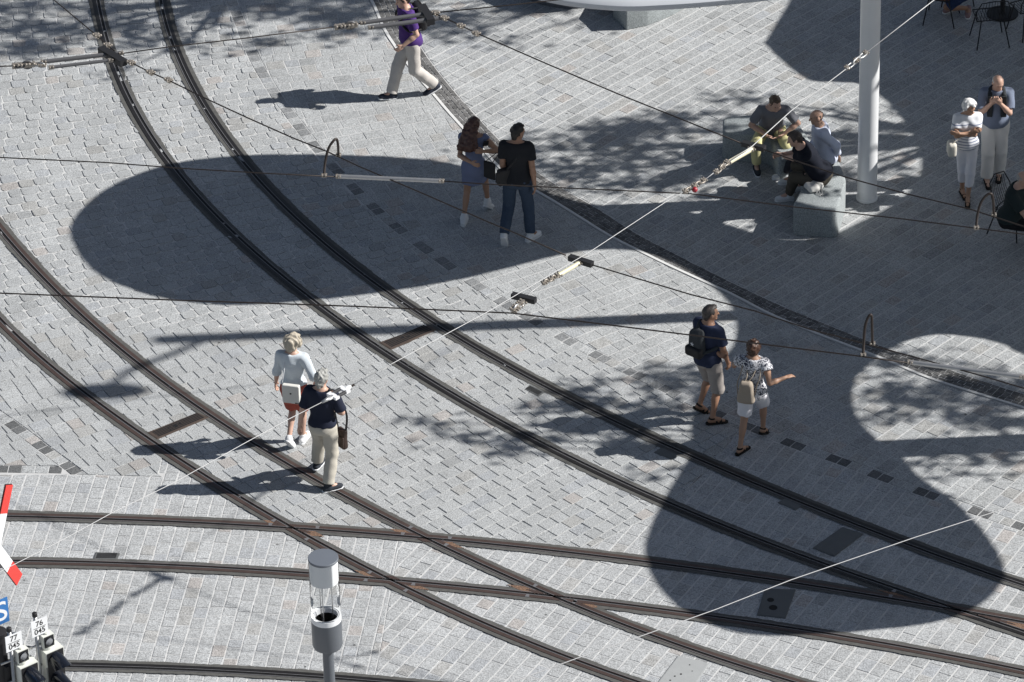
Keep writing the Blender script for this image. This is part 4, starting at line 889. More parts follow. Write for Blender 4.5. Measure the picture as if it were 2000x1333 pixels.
# ------------------------------------------------------------------ people: smooth blended volumes turned into one continuous surface
def v3(*a): return np.array(a, float)
def unit(v): v = np.array(v, float); return v / (np.linalg.norm(v) + 1e-9)
class Vol:
    def __init__(s, lo, hi, h):
        s.h = h; s.lo = np.array(lo, float); s.n = (np.ceil((np.array(hi) - s.lo) / h)).astype(int) + 1
        s.F = np.full(s.n, .3, np.float32); s.ax = [s.lo[k] + h * np.arange(s.n[k]) for k in range(3)]
    def sub(s, lo, hi):
        sl = []
        for k in range(3):
            a = max(0, int((lo[k] - s.lo[k]) / s.h)); b = min(s.n[k], int((hi[k] - s.lo[k]) / s.h) + 2); sl.append(slice(a, max(a, b)))
        X, Y, Z_ = np.meshgrid(*[s.ax[k][sl[k]] for k in range(3)], indexing='ij'); return tuple(sl), np.stack([X, Y, Z_], -1)
    def put(s, d, sl, k):
        A = s.F[sl]
        if k <= 0: s.F[sl] = np.minimum(A, d); return
        hh = np.clip(.5 + .5 * (A - d) / k, 0, 1); s.F[sl] = A * (1 - hh) + d * hh - k * hh * (1 - hh)
    def cap(s, a, b, r1, r2, k=.02, cut=None, flat=None):
        a, b = np.array(a, float), np.array(b, float); m = max(r1, r2) + k + .02
        sl, P = s.sub(np.minimum(a, b) - m, np.maximum(a, b) + m)
        if P.size == 0: return
        e = b - a; t = np.clip(((P - a) @ e) / (e @ e + 1e-9), 0, 1); d = np.linalg.norm(P - a - t[..., None] * e, axis=-1) - (r1 + (r2 - r1) * t)
        if cut: d = np.maximum(d, ((P - b) @ e) / np.linalg.norm(e))
        s.put(d, sl, k)
    def ell(s, c, r, R=None, k=.03, cut=None):
        c = np.array(c, float); r = np.array(r, float); R = np.eye(3) if R is None else R; m = max(r) + k + .02
        sl, P = s.sub(c - m, c + m)
        if P.size == 0: return
        q = (P - c) @ R; a = np.linalg.norm(q / r, axis=-1); b = np.linalg.norm(q / (r * r), axis=-1) + 1e-6
        d = a * (a - 1) / b
        if cut is not None: d = np.maximum(d, (P - cut[0]) @ unit(cut[1]))
        s.put(d.astype(np.float32), sl, k)
    def minus(s, fn): 
        X, Y, Z_ = np.meshgrid(*s.ax, indexing='ij'); s.F = np.maximum(s.F, fn(X, Y, Z_).astype(np.float32))
    def folds(s, amp, freq, seed, dirv=(0, 0, 1)):
        rs = np.random.RandomState(seed); X, Y, Z_ = np.meshgrid(*s.ax, indexing='ij'); w = np.zeros(s.n, np.float32)
        for i in range(7):
            d = unit(rs.normal(0, 1, 3) * np.array((1, 1, .55))) * freq * rs.uniform(.5, 1.5); w += np.sin(X*d[0] + Y*d[1] + Z_*d[2] + rs.uniform(0, 6) + 1.4*np.sin(X*d[2]*.6 - Z_*d[0]*.5 + i)) / 2.6
        s.F = s.F + amp * w
    def mesh(s):
        F = s.F; F[0], F[-1], F[:, 0], F[:, -1], F[:, :, 0], F[:, :, -1] = .3, .3, .3, .3, .3, .3
        ins = F < 0; nx, ny, nz = np.array(F.shape) - 1
        cnt = np.zeros((nx, ny, nz), np.int8)
        for i in (0, 1):
            for j in (0, 1):
                for k in (0, 1): cnt += ins[i:nx+i, j:ny+j, k:nz+k]
        cells = np.argwhere((cnt > 0) & (cnt < 8)); idx = np.full((nx, ny, nz), -1, np.int64); idx[tuple(cells.T)] = np.arange(len(cells))
        acc = np.zeros((len(cells), 3)); num = np.zeros(len(cells)); cx, cy, cz = cells.T
        for ax in range(3):
            o1, o2 = [k for k in range(3) if k != ax]
            for a in (0, 1):
                for b in (0, 1):
                    off = [0, 0, 0]; off[o1] = a; off[o2] = b; off2 = list(off); off2[ax] = 1
                    f0 = F[cx+off[0], cy+off[1], cz+off[2]]; f1 = F[cx+off2[0], cy+off2[1], cz+off2[2]]; m = (f0 < 0) != (f1 < 0)
                    t = np.where(m, f0 / np.where(m, f0 - f1, 1), 0); p = np.array(off, float)[None].repeat(len(cells), 0); p[:, ax] = t
                    acc += p * m[:, None]; num += m
        V = s.lo + s.h * (cells + acc / num[:, None]); Q = []
        for ax in range(3):
            o1, o2 = (ax + 1) % 3, (ax + 2) % 3; A = ins; sl0 = [slice(None)] * 3; sl1 = [slice(None)] * 3; sl0[ax] = slice(0, -1); sl1[ax] = slice(1, None)
            ch = A[tuple(sl0)] != A[tuple(sl1)]; e = np.argwhere(ch); e = e[(e[:, o1] > 0) & (e[:, o2] > 0) & (e[:, o1] < F.shape[o1]-1) & (e[:, o2] < F.shape[o2]-1)]
            s0 = A[tuple(e.T)]; c = []
            for da, db in ((1, 1), (0, 1), (0, 0), (1, 0)):
                q = e.copy(); q[:, o1] -= da; q[:, o2] -= db; c.append(idx[tuple(q.T)])
            c = np.stack(c, 1); c[~s0] = c[~s0][:, ::-1]; Q.append(c)
        Q = np.vstack(Q); Q = Q[(Q >= 0).all(1)]; return V, Q
    def build(s, name, mat, parent):
        V, Q = s.mesh(); me = bpy.data.meshes.new(name)
        if len(V): 
            me.vertices.add(len(V)); me.vertices.foreach_set('co', V.ravel().astype(np.float32)); me.loops.add(Q.size); me.loops.foreach_set('vertex_index', Q.ravel().astype(np.int32))
            me.polygons.add(len(Q)); me.polygons.foreach_set('loop_start', (np.arange(len(Q)) * 4).astype(np.int32)); me.polygons.foreach_set('loop_total', np.full(len(Q), 4, np.int32)); me.update(calc_edges=True)
            me.polygons.foreach_set('use_smooth', np.ones(len(Q), bool))
        me.materials.append(mat); o = bpy.data.objects.new(name, me); COL.objects.link(o); o.parent = parent; return o
def ik(a, b, l1, l2, pole):
    a, b = np.array(a, float), np.array(b, float); d = b - a; L = np.linalg.norm(d); mx = (l1 + l2) * .998
    if L > mx: b = a + d / L * mx; d = b - a; L = mx
    u = d / L; x = (l1*l1 - l2*l2 + L*L) / (2*L); h = math.sqrt(max(0, l1*l1 - x*x)); p = np.array(pole, float); p = unit(p - u * (p @ u)); return a + u*x + p*h, b
def fabric(name, col, var=.1, rough=.85, scale=60, bump=.15): return plain('cloth_' + name, col, rough, 0, var, scale, bump, spec=.2)
SKIN = {}
def skin(col):
    if col not in SKIN: SKIN[col] = plain('skin', col, .5, 0, .06, 25)
    return SKIN[col]
def person(label, anchor, heading, H_, ankles, wrists, hips=(0, 0, .93), lean=(0, 0), twist=0, head=(0, 0), skin_c=(.50, .31, .23), female=False, sit=False, build=1.0,
           shirt=None, pants=None, dress=None, shoes=None, hair=None, elbows=((-.4, -.8, -.3), (.4, -.8, -.3)), knees=((0, 1, 0), (0, 1, 0)), toes=None, lift=(0, 0), curl=(.5, .5), zbase=0, seed=1, group=None, socks=None, palms=((1, 0, 0), (-1, 0, 0))):
    """left/right pairs are (left, right) in the person's own frame: x right, y forward, z up; H_ is the standing height"""
    S = H_ / 1.75; g = G(*anchor, zbase) if len(anchor) == 2 else np.array(anchor); root = empty('person', (float(g[0]), float(g[1]), float(g[2]))); root.rotation_euler.z = heading - math.pi/2
    bw = build * (.93 if female else 1.0); hip = v3(*hips) * S
    up = unit((lean[0], lean[1], 1.0)); tw = rot_z(twist); fwd = tw @ v3(0, 1, 0); fwd = unit(fwd - up * (fwd @ up)); rt = np.cross(fwd, up); T = np.array((rt, fwd, up)).T
    pr = np.array((v3(1, 0, 0), v3(0, 1, 0), v3(0, 0, 1))).T
    chest = hip + up * .36 * S; neck = hip + up * .535 * S + fwd * .01; 
    sh = [neck + T @ (v3(s_ * .175 * bw, -.005, -.055) * S) for s_ in (-1, 1)]
    hj = [hip + v3(s_ * .092 * bw, 0, -.03) * S for s_ in (-1, 1)]
    L1, L2, A1, A2 = .425*S, .415*S, .285*S, .25*S
    kn, an, el, wr = [], [], [], []
    for i in (0, 1):
        k_, a_ = ik(hj[i], v3(*ankles[i]) * S, L1, L2, knees[i]); kn.append(k_); an.append(a_)
        e_, w_ = ik(sh[i], v3(*wrists[i]) * S, A1, A2, elbows[i]); el.append(e_); wr.append(w_)
    hy, hp = head[0], head[1]; hz = rot_z(hy); hf = hz @ (fwd * np.array((1, 1, 0))); hf = unit(unit(hf) + v3(0, 0, math.tan(hp))); hr = unit(np.cross(hf, v3(0, 0, 1))); hu = np.cross(hr, hf); HR = np.array((hr, hf, hu)).T
    hc = neck + unit(up * .8 + v3(0, 0, .4)) * .125 * S + hf * .022 * S; hcr = hc + hu * .035 * S
    td = []
    for i in (0, 1):
        t_ = unit(v3(*toes[i])) if toes else v3(0, 1, 0); td.append(t_)
    allp = [hip, chest, neck, hcr + hu*.16, hcr - hf*.14, hcr + hf*.15] + sh + hj + kn + an + el + wr; lo = np.min(allp, 0) - .22*S; hi = np.max(allp, 0) + .2*S
    for i in (0, 1): lo = np.minimum(lo, an[i] + td[i]*.2 - .06); hi = np.maximum(hi, an[i] + td[i]*.22 + .06)
    def torso(V, e=0.0, k=.06, waist=True, fem=female):
        V.ell(chest + T @ v3(0, 0, .02*S), v3(.158*bw + e, .112*bw + e, .20 + e) * S, T, k)
        V.ell(hip + up*.17*S + fwd*.012*(bw), v3((.122 if fem else .142)*bw + e, (.098 if fem else .112)*bw + e, .19) * S, T, k)
        V.ell(hip + up*.02*S, v3((.168 if fem else .158)*bw + e, (.120)*bw + e, .125 + e) * S, T, k)
        V.cap(sh[0] + (sh[1]-sh[0])*.08, sh[1] + (sh[0]-sh[1])*.08, (.056+e)*S, (.056+e)*S, k)
        V.cap(neck - up*.06*S, neck + up*.015*S, (.075+e)*S, (.052+e)*S, .04)
        if fem:
            for s_ in (-1, 1): V.ell(chest + T @ v3(s_*.07*S, .088*S, .03*S), v3(.058, .05, .06) * S + e, T, .03)
        V.ell(hip - T @ v3(0, .05*S, .02*S), v3(.145*bw + e, .105*bw + e, .11) * S, T, .05)
    # body
    V = Vol(lo, hi, .0078)
    torso(V)
    V.cap(neck - up*.02*S, hc - hf*.008*S + hu*.02*S, .056*S*(.9 if female else 1), .052*S*(.88 if female else 1), .03)
    V.ell(hcr, v3(.074, .094, .088) * S, HR, .02); V.ell(hcr + HR @ (v3(0, .035, -.055) * S), v3(.054, .056, .066) * S, HR, .03)
    V.cap(hcr + HR @ (v3(0, .090, -.005)*S), hcr + HR @ (v3(0, .112, -.045)*S), .009*S, .014*S, .010); V.ell(hcr + HR @ (v3(0, .074, -.105)*S), v3(.022, .02, .018)*S, HR, .02)
    V.ell(hcr + HR @ (v3(0, .086, .012)*S), v3(.045, .012, .012)*S, HR, .014); V.ell(hcr + HR @ (v3(0, .088, -.075)*S), v3(.022, .010, .008)*S, HR, .008)
    for s_ in (-1, 1): V.ell(hcr + HR @ (v3(s_*.077, -.002, -.02)*S), v3(.010, .020, .032)*S, HR, .006)
    for i, s_ in ((0, -1), (1, 1)):
        a, e_, w_ = sh[i], el[i], wr[i]
        V.cap(a, a + (e_-a)*.45, .053*S*bw, .048*S*bw, .035); V.cap(a + (e_-a)*.4, e_, .047*S*bw, .038*S*bw, .02); V.cap(e_, e_ + (w_-e_)*.35, .038*S*bw, .040*S*bw, .015); V.cap(e_ + (w_-e_)*.3, w_, .040*S*bw, .026*S*bw, .015)
        hd = unit(w_ - e_); pn = v3(*palms[i]); pn = unit(pn - hd*(pn @ hd)); ac = np.cross(hd, pn); 
        HRm = np.array((ac, hd, pn)).T
        V.ell(w_ + hd*.045*S, v3(.040, .052, .017)*S, HRm, .012)
        cu_ = curl[i]
        for f_, (x_, L_) in enumerate(((-.030, .066), (-.010, .076), (.010, .072), (.029, .058))):
            b0 = w_ + hd*.082*S + ac*x_*S; d1 = unit(hd*math.cos(cu_*.7) + pn*math.sin(cu_*.7)); d2 = unit(hd*math.cos(cu_*1.9) + pn*math.sin(cu_*1.9)); b1 = b0 + d1*L_*.5*S; b2 = b1 + d2*L_*.5*S
            V.cap(b0 - hd*.02*S, b1, .0092*S, .0088*S, .005); V.cap(b1, b2, .0088*S, .0078*S, .003)
        sd_ = 1 if (ac @ v3(0, 1, 0) + ac[2]) > 0 else -1
        t0 = w_ + hd*.022*S + ac*sd_*.028*S; t1 = t0 + unit(hd*.75 + ac*sd_*.6 + pn*.35)*.038*S; t2 = t1 + unit(hd*.95 + ac*sd_*.15 + pn*.4)*.032*S
        V.cap(t0, t1, .0125*S, .011*S, .008); V.cap(t1, t2, .0105*S, .009*S, .003)
        h_, k_, n_ = hj[i], kn[i], an[i]
        V.cap(h_, h_ + (k_-h_)*.5, .086*S*bw, .070*S*bw, .04); V.cap(h_ + (k_-h_)*.45, k_, .070*S*bw, .052*S*bw, .02)
        sd2 = unit(n_ - k_); back = -unit(np.cross(sd2, np.cross(v3(*knees[i]), sd2)) + 1e-6)
        V.ell(k_ + (n_-k_)*.30 + back*.012*S, v3(.050*bw, .052*bw, .13)*S, frame_from(np.cross(sd2, back) if abs(sd2[2]) < .999 else (1, 0, 0), -sd2 + 1e-4), .02)
        V.cap(k_, n_, .050*S*bw, .033*S, .02); V.cap(n_, n_ + td[i]*.10*S - v3(0, 0, .035*S), .034*S, .030*S, .02); V.cap(n_ - td[i]*.03*S - v3(0, 0, .035*S), n_ + td[i]*.15*S - v3(0, 0, .05*S), .032*S, .022*S, .015)
    b_ = V.build('body', skin(skin_c), root)
    # eyes and brows and lips (small separate pieces on the face)
    for s_ in (-1, 1):
        MB().ball(hcr + HR @ (v3(s_*.031, .086, -.004)*S), v3(.011, .007, .006)*S, 8, 6, HR).build('eye', M['ink'], root, True)
    sh_col = None
    def leg_cloth(V, extra, frac, flare=.0, top=True):
        for i in (0, 1):
            h_, k_, n_ = hj[i], kn[i], an[i]
            if frac >= 1:
                V.cap(h_, k_, .088*S*bw + extra, .060*S*bw + extra + flare*.5, .03)
                if frac > 1: e_ = k_ + (n_-k_)*(frac-1); V.cap(k_, e_, .060*S*bw + extra + flare*.5, .043*S + extra + flare, .02, cut=True)
            else: V.cap(h_, h_ + (k_-h_)*frac, .090*S*bw + extra, .070*S*bw + extra + flare, .03, cut=True)
    if pants:
        V = Vol(lo, hi, .0098); ex = pants.get('extra', .012)
        V.ell(hip + up*.02*S, v3((.172 if female else .162)*bw + ex*.7, .125*bw + ex*.7, .125)*S, T, .05); V.ell(hip - T @ v3(0, .045*S, .02*S), v3(.150*bw + ex*.5, .112*bw + ex*.5, .11)*S, T, .05)
        leg_cloth(V, ex, pants['frac'], pants.get('flare', .008)); V.folds(pants.get('fold', .0042), 38, seed + 5)
        wz = hip + up*.105*S; V.minus(lambda X, Y, Z_: np.minimum((X-wz[0])*up[0] + (Y-wz[1])*up[1] + (Z_-wz[2])*up[2], .215 - np.sqrt((X-wz[0])**2 + (Y-wz[1])**2 + (Z_-wz[2])**2)))
        V.build(pants.get('name', 'trousers'), pants['mat'], root)
        if pants.get('belt'):
            V = Vol(hip - .26, hip + .3, .0098); V.ell(hip + up*.02*S, v3(.163*bw + ex, .126*bw + ex, .15)*S, T, .04); V.ell(hip + up*.17*S + fwd*.012, v3(.142*bw + ex, .112*bw + ex, .19)*S, T, .05)
            w0 = hip + up*.075*S; V.minus(lambda X, Y, Z_: np.abs((X-w0[0])*up[0] + (Y-w0[1])*up[1] + (Z_-w0[2])*up[2]) - .018); V.build('belt', M['black'], root)
    if shirt:
        V = Vol(lo, hi, .0098); ex = shirt.get('extra', .012); torso(V, ex, .05)
        hem = hip + up * (shirt.get('hem', -.02)) * S
        V.ell(hip + up*.03*S, v3(.168*bw + ex, .125*bw + ex, .15)*S, T, .05)
        V.minus(lambda X, Y, Z_: -((X-hem[0])*up[0] + (Y-hem[1])*up[1] + (Z_-hem[2])*up[2])); sl_ = shirt.get('sleeve', .55)
        for i in (0, 1):
            a, e_, w_ = sh[i], el[i], wr[i]; r0 = .056*S*bw + ex*.8
            if sl_ <= 1: V.cap(a, a + (e_-a)*sl_, r0, .050*S*bw + ex + shirt.get('cuff', .006), .03, cut=True)
            else: V.cap(a, e_, r0, .042*S*bw + ex, .03); V.cap(e_, e_ + (w_-e_)*(sl_-1), .042*S*bw + ex, .031*S + ex + shirt.get('cuff', .004), .015, cut=True)
        nk = neck + up*shirt.get('neck', .012)*S; V.minus(lambda X, Y, Z_: np.minimum((X-nk[0])*up[0] + (Y-nk[1])*up[1] + (Z_-nk[2])*up[2], .05))
        V.folds(shirt.get('fold', .0042), 34, seed)
        V.build(shirt.get('name', 'shirt'), shirt['mat'], root)
        if shirt.get('collar'):
            V = Vol(neck - .16, neck + .16, .008); V.cap(neck - up*.03*S, neck + up*.03*S + hf*.005, .078*S, .062*S, .01); c0 = neck + up*.022*S + fwd*.01
            V.minus(lambda X, Y, Z_: (X-c0[0])*up[0] + (Y-c0[1])*up[1] + (Z_-c0[2])*up[2]); V.build('collar', shirt.get('collar_mat', shirt['mat']), root)
    if dress:
        V = Vol(lo, hi, .0098); ex = .010; torso(V, ex, .05)
        mid_ = (kn[0] + kn[1]) / 2; hz_ = dress['hem'] * S
        V.cap(hip, v3((hj[0][0]+hj[1][0])/2, (kn[0][1]+kn[1][1])/2*.5, hz_), .160*S, .150*S, .06)
        for i in (0, 1): V.cap(hj[i], hj[i] + (kn[i]-hj[i])*.6, .095*S, .085*S, .05)
        V.minus(lambda X, Y, Z_: hz_ - Z_); V.minus(lambda X, Y, Z_: Z_ - neck[2] + .02)
        for i in (0, 1): V.cap(sh[i], sh[i] + (el[i]-sh[i])*.18, .062*S, .062*S, .02, cut=True)
        V.folds(.004, 34, seed); V.build('dress', dress['mat'], root)
    for i in (0, 1):
        if shoes:
            n_, t_ = an[i], td[i]; st = shoes.get('style', 'sneaker'); s0 = n_ - v3(0, 0, .05*S); dn = unit(np.cross(np.cross(t_, v3(0, 0, 1)), t_)) * -1
            V = Vol(n_ - .25, n_ + .28, .0075); fr = np.array((np.cross(t_, -dn), t_, -dn)).T
            if st == 'sandal':
                V.cap(s0 - t_*.05*S + dn*.014, s0 + t_*.17*S + dn*.014, .040*S, .043*S, .01)
                q0 = s0 + dn*.006; V.minus(lambda X, Y, Z_: np.abs((X-q0[0])*dn[0] + (Y-q0[1])*dn[1] + (Z_-q0[2])*dn[2] - .022) - .014); V.build('sandal', shoes['mat'], root)
                V = Vol(n_ - .25, n_ + .28, .0075); V.cap(s0 - t_*.045*S, s0 + t_*.16*S, .043*S, .033*S, .01)
                V.cap(n_, s0, .044*S, .044*S, .02)
                m0 = s0; V.minus(lambda X, Y, Z_: np.minimum(np.minimum(np.abs((X-m0[0])*t_[0]+(Y-m0[1])*t_[1]+(Z_-m0[2])*t_[2] - .11*S) - .018, np.abs((X-m0[0])*t_[0]+(Y-m0[1])*t_[1]+(Z_-m0[2])*t_[2] - .055*S) - .012), np.abs((X-n_[0])*-dn[0]+(Y-n_[1])*-dn[1]+(Z_-n_[2])*-dn[2] - .005) - .014))
                V.build('straps', shoes['mat'], root)
            else:
                V.cap(s0 - t_*.045*S, s0 + t_*.15*S - v3(0, 0, .008), .041*S, .036*S, .02); V.ell(s0 + t_*.09*S, v3(.046, .11, .036)*S, fr, .02); V.cap(n_ + v3(0, 0, .005), s0, .045*S, .044*S, .03)
                if st == 'high': V.cap(n_ + unit(kn[i]-n_)*.05*S, n_, .046*S, .047*S, .03)
                q0 = s0 + dn*.036*S; V.minus(lambda X, Y, Z_: (X-q0[0])*dn[0] + (Y-q0[1])*dn[1] + (Z_-q0[2])*dn[2]); V.build('shoe', shoes['mat'], root)
                V = Vol(n_ - .25, n_ + .28, .0075); V.cap(s0 - t_*.048*S + dn*.025*S, s0 + t_*.155*S + dn*.025*S, .044*S, .042*S, .02); V.ell(s0 + t_*.09*S + dn*.025*S, v3(.050, .11, .03)*S, fr, .02)
                q1 = s0 + dn*.036*S; V.minus(lambda X, Y, Z_: np.abs((X-q1[0])*dn[0] + (Y-q1[1])*dn[1] + (Z_-q1[2])*dn[2]) - .012); V.build('sole', shoes.get('sole', M['white']), root)
        if socks: 
            V = Vol(an[i] - .12, an[i] + .2, .008); V.cap(an[i] + unit(kn[i]-an[i])*.09*S, an[i], .042*S, .040*S, .01, cut=False); V.build('sock', socks, root)
    if hair:
        st = hair['style']; V = Vol(hcr - .34*S, hcr + .26*S, .008); S_ = S; S = S * hair.get('big', 1.0)
        if st == 'bald':
            V.ell(hcr, v3(.0775, .0975, .0915)*S, HR, .01)
        elif st == 'short': V.ell(hcr + HR @ (v3(0, -.006, .012)*S), v3(.081, .101, .092)*S, HR, .01); V.ell(hcr + HR @ (v3(0, .04, .07)*S), v3(.055, .05, .032)*S, HR, .02); V.cap(hcr + HR @ (v3(0, -.05, -.05)*S), hcr + HR @ (v3(0, -.045, -.08)*S), .055*S, .045*S, .02)
        elif st == 'curly':
            for q in range(46):
                rs = np.random.RandomState(seed*50 + q); d = unit(rs.normal(0, 1, 3) + v3(0, -.45, .35)); V.ell(hcr + HR @ (d * v3(.078, .092, .088)*S), v3(.036, .036, .034)*S, HR, .012)
            V.ell(hcr + HR @ (v3(0, -.02, .01)*S), v3(.092, .104, .10)*S, HR, .02)
        elif st == 'bun':
            V.ell(hcr + HR @ (v3(0, -.008, .012)*S), v3(.084, .104, .096)*S, HR, .01); V.ell(hcr + HR @ (v3(0, -.075, .045)*S), v3(.05, .045, .05)*S, HR, .02); V.ell(hcr + HR @ (v3(0, -.05, -.04)*S), v3(.06, .05, .05)*S, HR, .02)
        elif st == 'long':
            V.ell(hcr + HR @ (v3(0, -.008, .012)*S), v3(.086, .104, .098)*S, HR, .01); b0 = hcr + HR @ (v3(-.005, -.05, -.02)*S); b1 = chest - fwd*.13*S + T @ v3(-.04, -.01, .06)*S; b2 = chest - fwd*.145*S + T @ v3(-.06, 0, -.22)*S
            V.cap(b0, b1, .085*S, .105*S, .04); V.cap(b1, b2, .10*S, .065*S, .04)
            rs = np.random.RandomState(4)
            for q in range(26):
                x_ = rs.uniform(-.15, .11); p0 = b0 + v3(0, -.02, .02) + rt*x_*.5; p1 = b1 + rt*x_ - fwd*.035*S; p2 = b2 + rt*(x_*1.0 + rs.uniform(-.03, .03)) - fwd*.02*S - up*rs.uniform(-.04, .10)
                V.cap(p0, p1, .03*S, .026*S, .012); V.cap(p1, p2, .026*S, .012*S, .01)
        # leave the face free
        fp = hcr + HR @ (v3(0, .058 if st in ('bald',) else .066, .0)*S)
        def face(X, Y, Z_):
            q = np.stack([X, Y, Z_], -1) - hcr; l = q @ HR
            inface = np.minimum(l[..., 1] - .045*S, .065*S - l[..., 2]) if st != 'bald' else np.maximum(l[..., 1] - .015*S, l[..., 2] - .028*S)
            low = np.minimum(l[..., 1] - .012*S, -.03*S - l[..., 2]) if st != 'long' else np.minimum(l[..., 1] - .03*S, -.0*S - l[..., 2])
            return np.maximum(inface, low)
        V.minus(face); V.folds(hair.get('rough', .005), 95 if st != 'long' else 70, seed + 9); V.build('hair', hair['mat'], root); S = S_
    tag(root, label, 'person', group)
    J = dict(root=root, hip=hip, chest=chest, neck=neck, sh=sh, el=el, wr=wr, kn=kn, an=an, T=T, up=up, fwd=fwd, rt=rt, S=S, hcr=hcr, HR=HR, hj=hj, hf=hf)
    return J
def hair_mat(name, col, col2=None): return plain('hair_' + name, col, .45, 0, .45, 90, .4, two=col2)
def pattern_mat(name, base, ink_, kind):
    m, nt, b = new_mat('cloth_' + name); N = nt.nodes; L = nt.links; tc = N.new("ShaderNodeTexCoord"); b.inputs['Roughness'].default_value = .85
    mx = N.new("ShaderNodeMix"); mx.data_type = 'RGBA'; mx.inputs[6].default_value = (*base, 1); mx.inputs[7].default_value = (*ink_, 1); rp = N.new("ShaderNodeMapRange")
    if kind == 'floral':
        t = N.new("ShaderNodeTexNoise"); t.inputs['Scale'].default_value = 34; t.inputs['Detail'].default_value = 2; t.inputs['Distortion'].default_value = 1.2; L.new(tc.outputs['Object'], t.inputs['Vector']); rp.inputs[1].default_value = .50; rp.inputs[2].default_value = .53; L.new(t.outputs['Fac'], rp.inputs[0])
    else:
        sp = N.new("ShaderNodeSeparateXYZ"); L.new(tc.outputs['Object'], sp.inputs[0]); mu = N.new("ShaderNodeMath"); mu.operation = 'MULTIPLY'; mu.inputs[1].default_value = 150; L.new(sp.outputs[2], mu.inputs[0])
        si = N.new("ShaderNodeMath"); si.operation = 'SINE'; L.new(mu.outputs[0], si.inputs[0]); m1 = N.new("ShaderNodeMapRange"); m1.inputs[1].default_value = .45; m1.inputs[2].default_value = .6; L.new(si.outputs[0], m1.inputs[0])
        z1 = N.new("ShaderNodeMapRange"); z1.inputs[1].default_value = 1.07; z1.inputs[2].default_value = 1.06; L.new(sp.outputs[2], z1.inputs[0]); z2 = N.new("ShaderNodeMapRange"); z2.inputs[1].default_value = 1.24; z2.inputs[2].default_value = 1.25; L.new(sp.outputs[2], z2.inputs[0])
        z3 = N.new("ShaderNodeMapRange"); z3.inputs[1].default_value = 1.30; z3.inputs[2].default_value = 1.29; L.new(sp.outputs[2], z3.inputs[0]); zz = N.new("ShaderNodeMath"); zz.operation = 'MULTIPLY'; L.new(z2.outputs[0], zz.inputs[0]); L.new(z3.outputs[0], zz.inputs[1])
        za = N.new("ShaderNodeMath"); za.operation = 'MAXIMUM'; L.new(z1.outputs[0], za.inputs[0]); L.new(zz.outputs[0], za.inputs[1]); rp = N.new("ShaderNodeMath"); rp.operation = 'MULTIPLY'; L.new(m1.outputs[0], rp.inputs[0]); L.new(za.outputs[0], rp.inputs[1])
    L.new(rp.outputs[0], mx.inputs[0]); L.new(mx.outputs[2], b.inputs['Base Color']); return m
def local(J, p): return np.array(p, float)
def strap(J, pts, w, mat, name='strap', parent=None, thick=.004):
    """a flat band through points of the person's frame"""
    mb = MB(); P = [np.array(p, float) for p in pts]; out = []
    for i in range(len(P)-1):
        p0, p1, p2, p3 = P[max(i-1, 0)], P[i], P[i+1], P[min(i+2, len(P)-1)]
        for t in np.linspace(0, 1, 7)[:-1]: out.append(.5*((2*p1)+(-p0+p2)*t+(2*p0-5*p1+4*p2-p3)*t*t+(-p0+3*p1-3*p2+p3)*t**3))
    out.append(P[-1]); mb.tube(out, w/2, 8); return mb.build(name, mat, parent, True)
def soft_box(name, c, size, R, mat, parent, k=.25, h=.008, fold=.003, seed=2, taper=0):
    c = np.array(c, float); size = np.array(size, float); V = Vol(c - np.linalg.norm(size)*.62 - .03, c + np.linalg.norm(size)*.62 + .03, h)
    X, Y, Z_ = np.meshgrid(*V.ax, indexing='ij'); P = (np.stack([X, Y, Z_], -1) - c) @ R; r = min(size) * k; sc = 1 - taper * (P[..., 2] / size[2] + .5)
    q = np.abs(np.stack([P[..., 0] / sc, P[..., 1], P[..., 2]], -1)) - (size/2 - r); V.F = (np.linalg.norm(np.maximum(q, 0), axis=-1) + np.minimum(q.max(-1), 0) - r).astype(np.float32)
    if fold: V.folds(fold, 30, seed)
    return V.build(name, mat, parent)
# ------------------------------------------------------------------ the people in the square
PEOPLE = {}
def someone(key, label, H_, heading, hip, feet, hands, hipz=.92, target=None, **kw):
    """hip: pixel of the ground under the hips (or pixel + height); feet (left, right): pixel of the sole + lift; hands (left, right): pixel + height"""
    h = math.radians(heading); S = H_ / 1.75; g = G(*hip) ; g = np.array((g[0], g[1], 0.0)); Rm = rot_z(-(h - math.pi/2))
    loc = lambda p: tuple(Rm @ (p - g) / S)
    an = [loc(G(f[0], f[1], 0) + v3(0, 0, .085*S + (f[2] if len(f) > 2 else 0))) for f in feet]; wr = [loc(G(*q)) for q in hands]
    J = person(label, tuple(g), h, H_, an, wr, hips=(0, 0, hipz), **kw); J['g'] = g; J['Rm'] = Rm; J['h'] = h; PEOPLE[key] = J
    if DEBUG:
        W_ = lambda p: g + Rm.T @ np.array(p)
        print(key, 'head', [round(float(a)) for a in to_px(W_(J['hcr']))], 'target', target, 'neck', [round(float(a)) for a in to_px(W_(J['neck']))], 'el', [[round(float(a)) for a in to_px(W_(e))] for e in J['el']], 'wr', [[round(float(a)) for a in to_px(W_(e))] for e in J['wr']], 'kn', [[round(float(a)) for a in to_px(W_(e))] for e in J['kn']])
    return J
def at(J, px, py, z): return J['Rm'] @ (G(px, py, z) - J['g'])
def thing_on(J, name, label, cat, group=None):
    r = empty(name, tuple(map(float, J['g']))); r.rotation_euler.z = J['h'] - math.pi/2; return tag(r, label, cat, group)
DEBUG = False
white_shoe = dict(mat=fabric('white_shoe', (.72, .73, .74), .05)); dark_shoe = dict(mat=fabric('dark_shoe', (.035, .04, .05), .2)); sandal = dict(mat=fabric('sandal', (.02, .018, .016), .3), style='sandal', sole=M['black'])
brown = (.36, .20, .13); fair = (.52, .33, .25); tan = (.38, .225, .15)
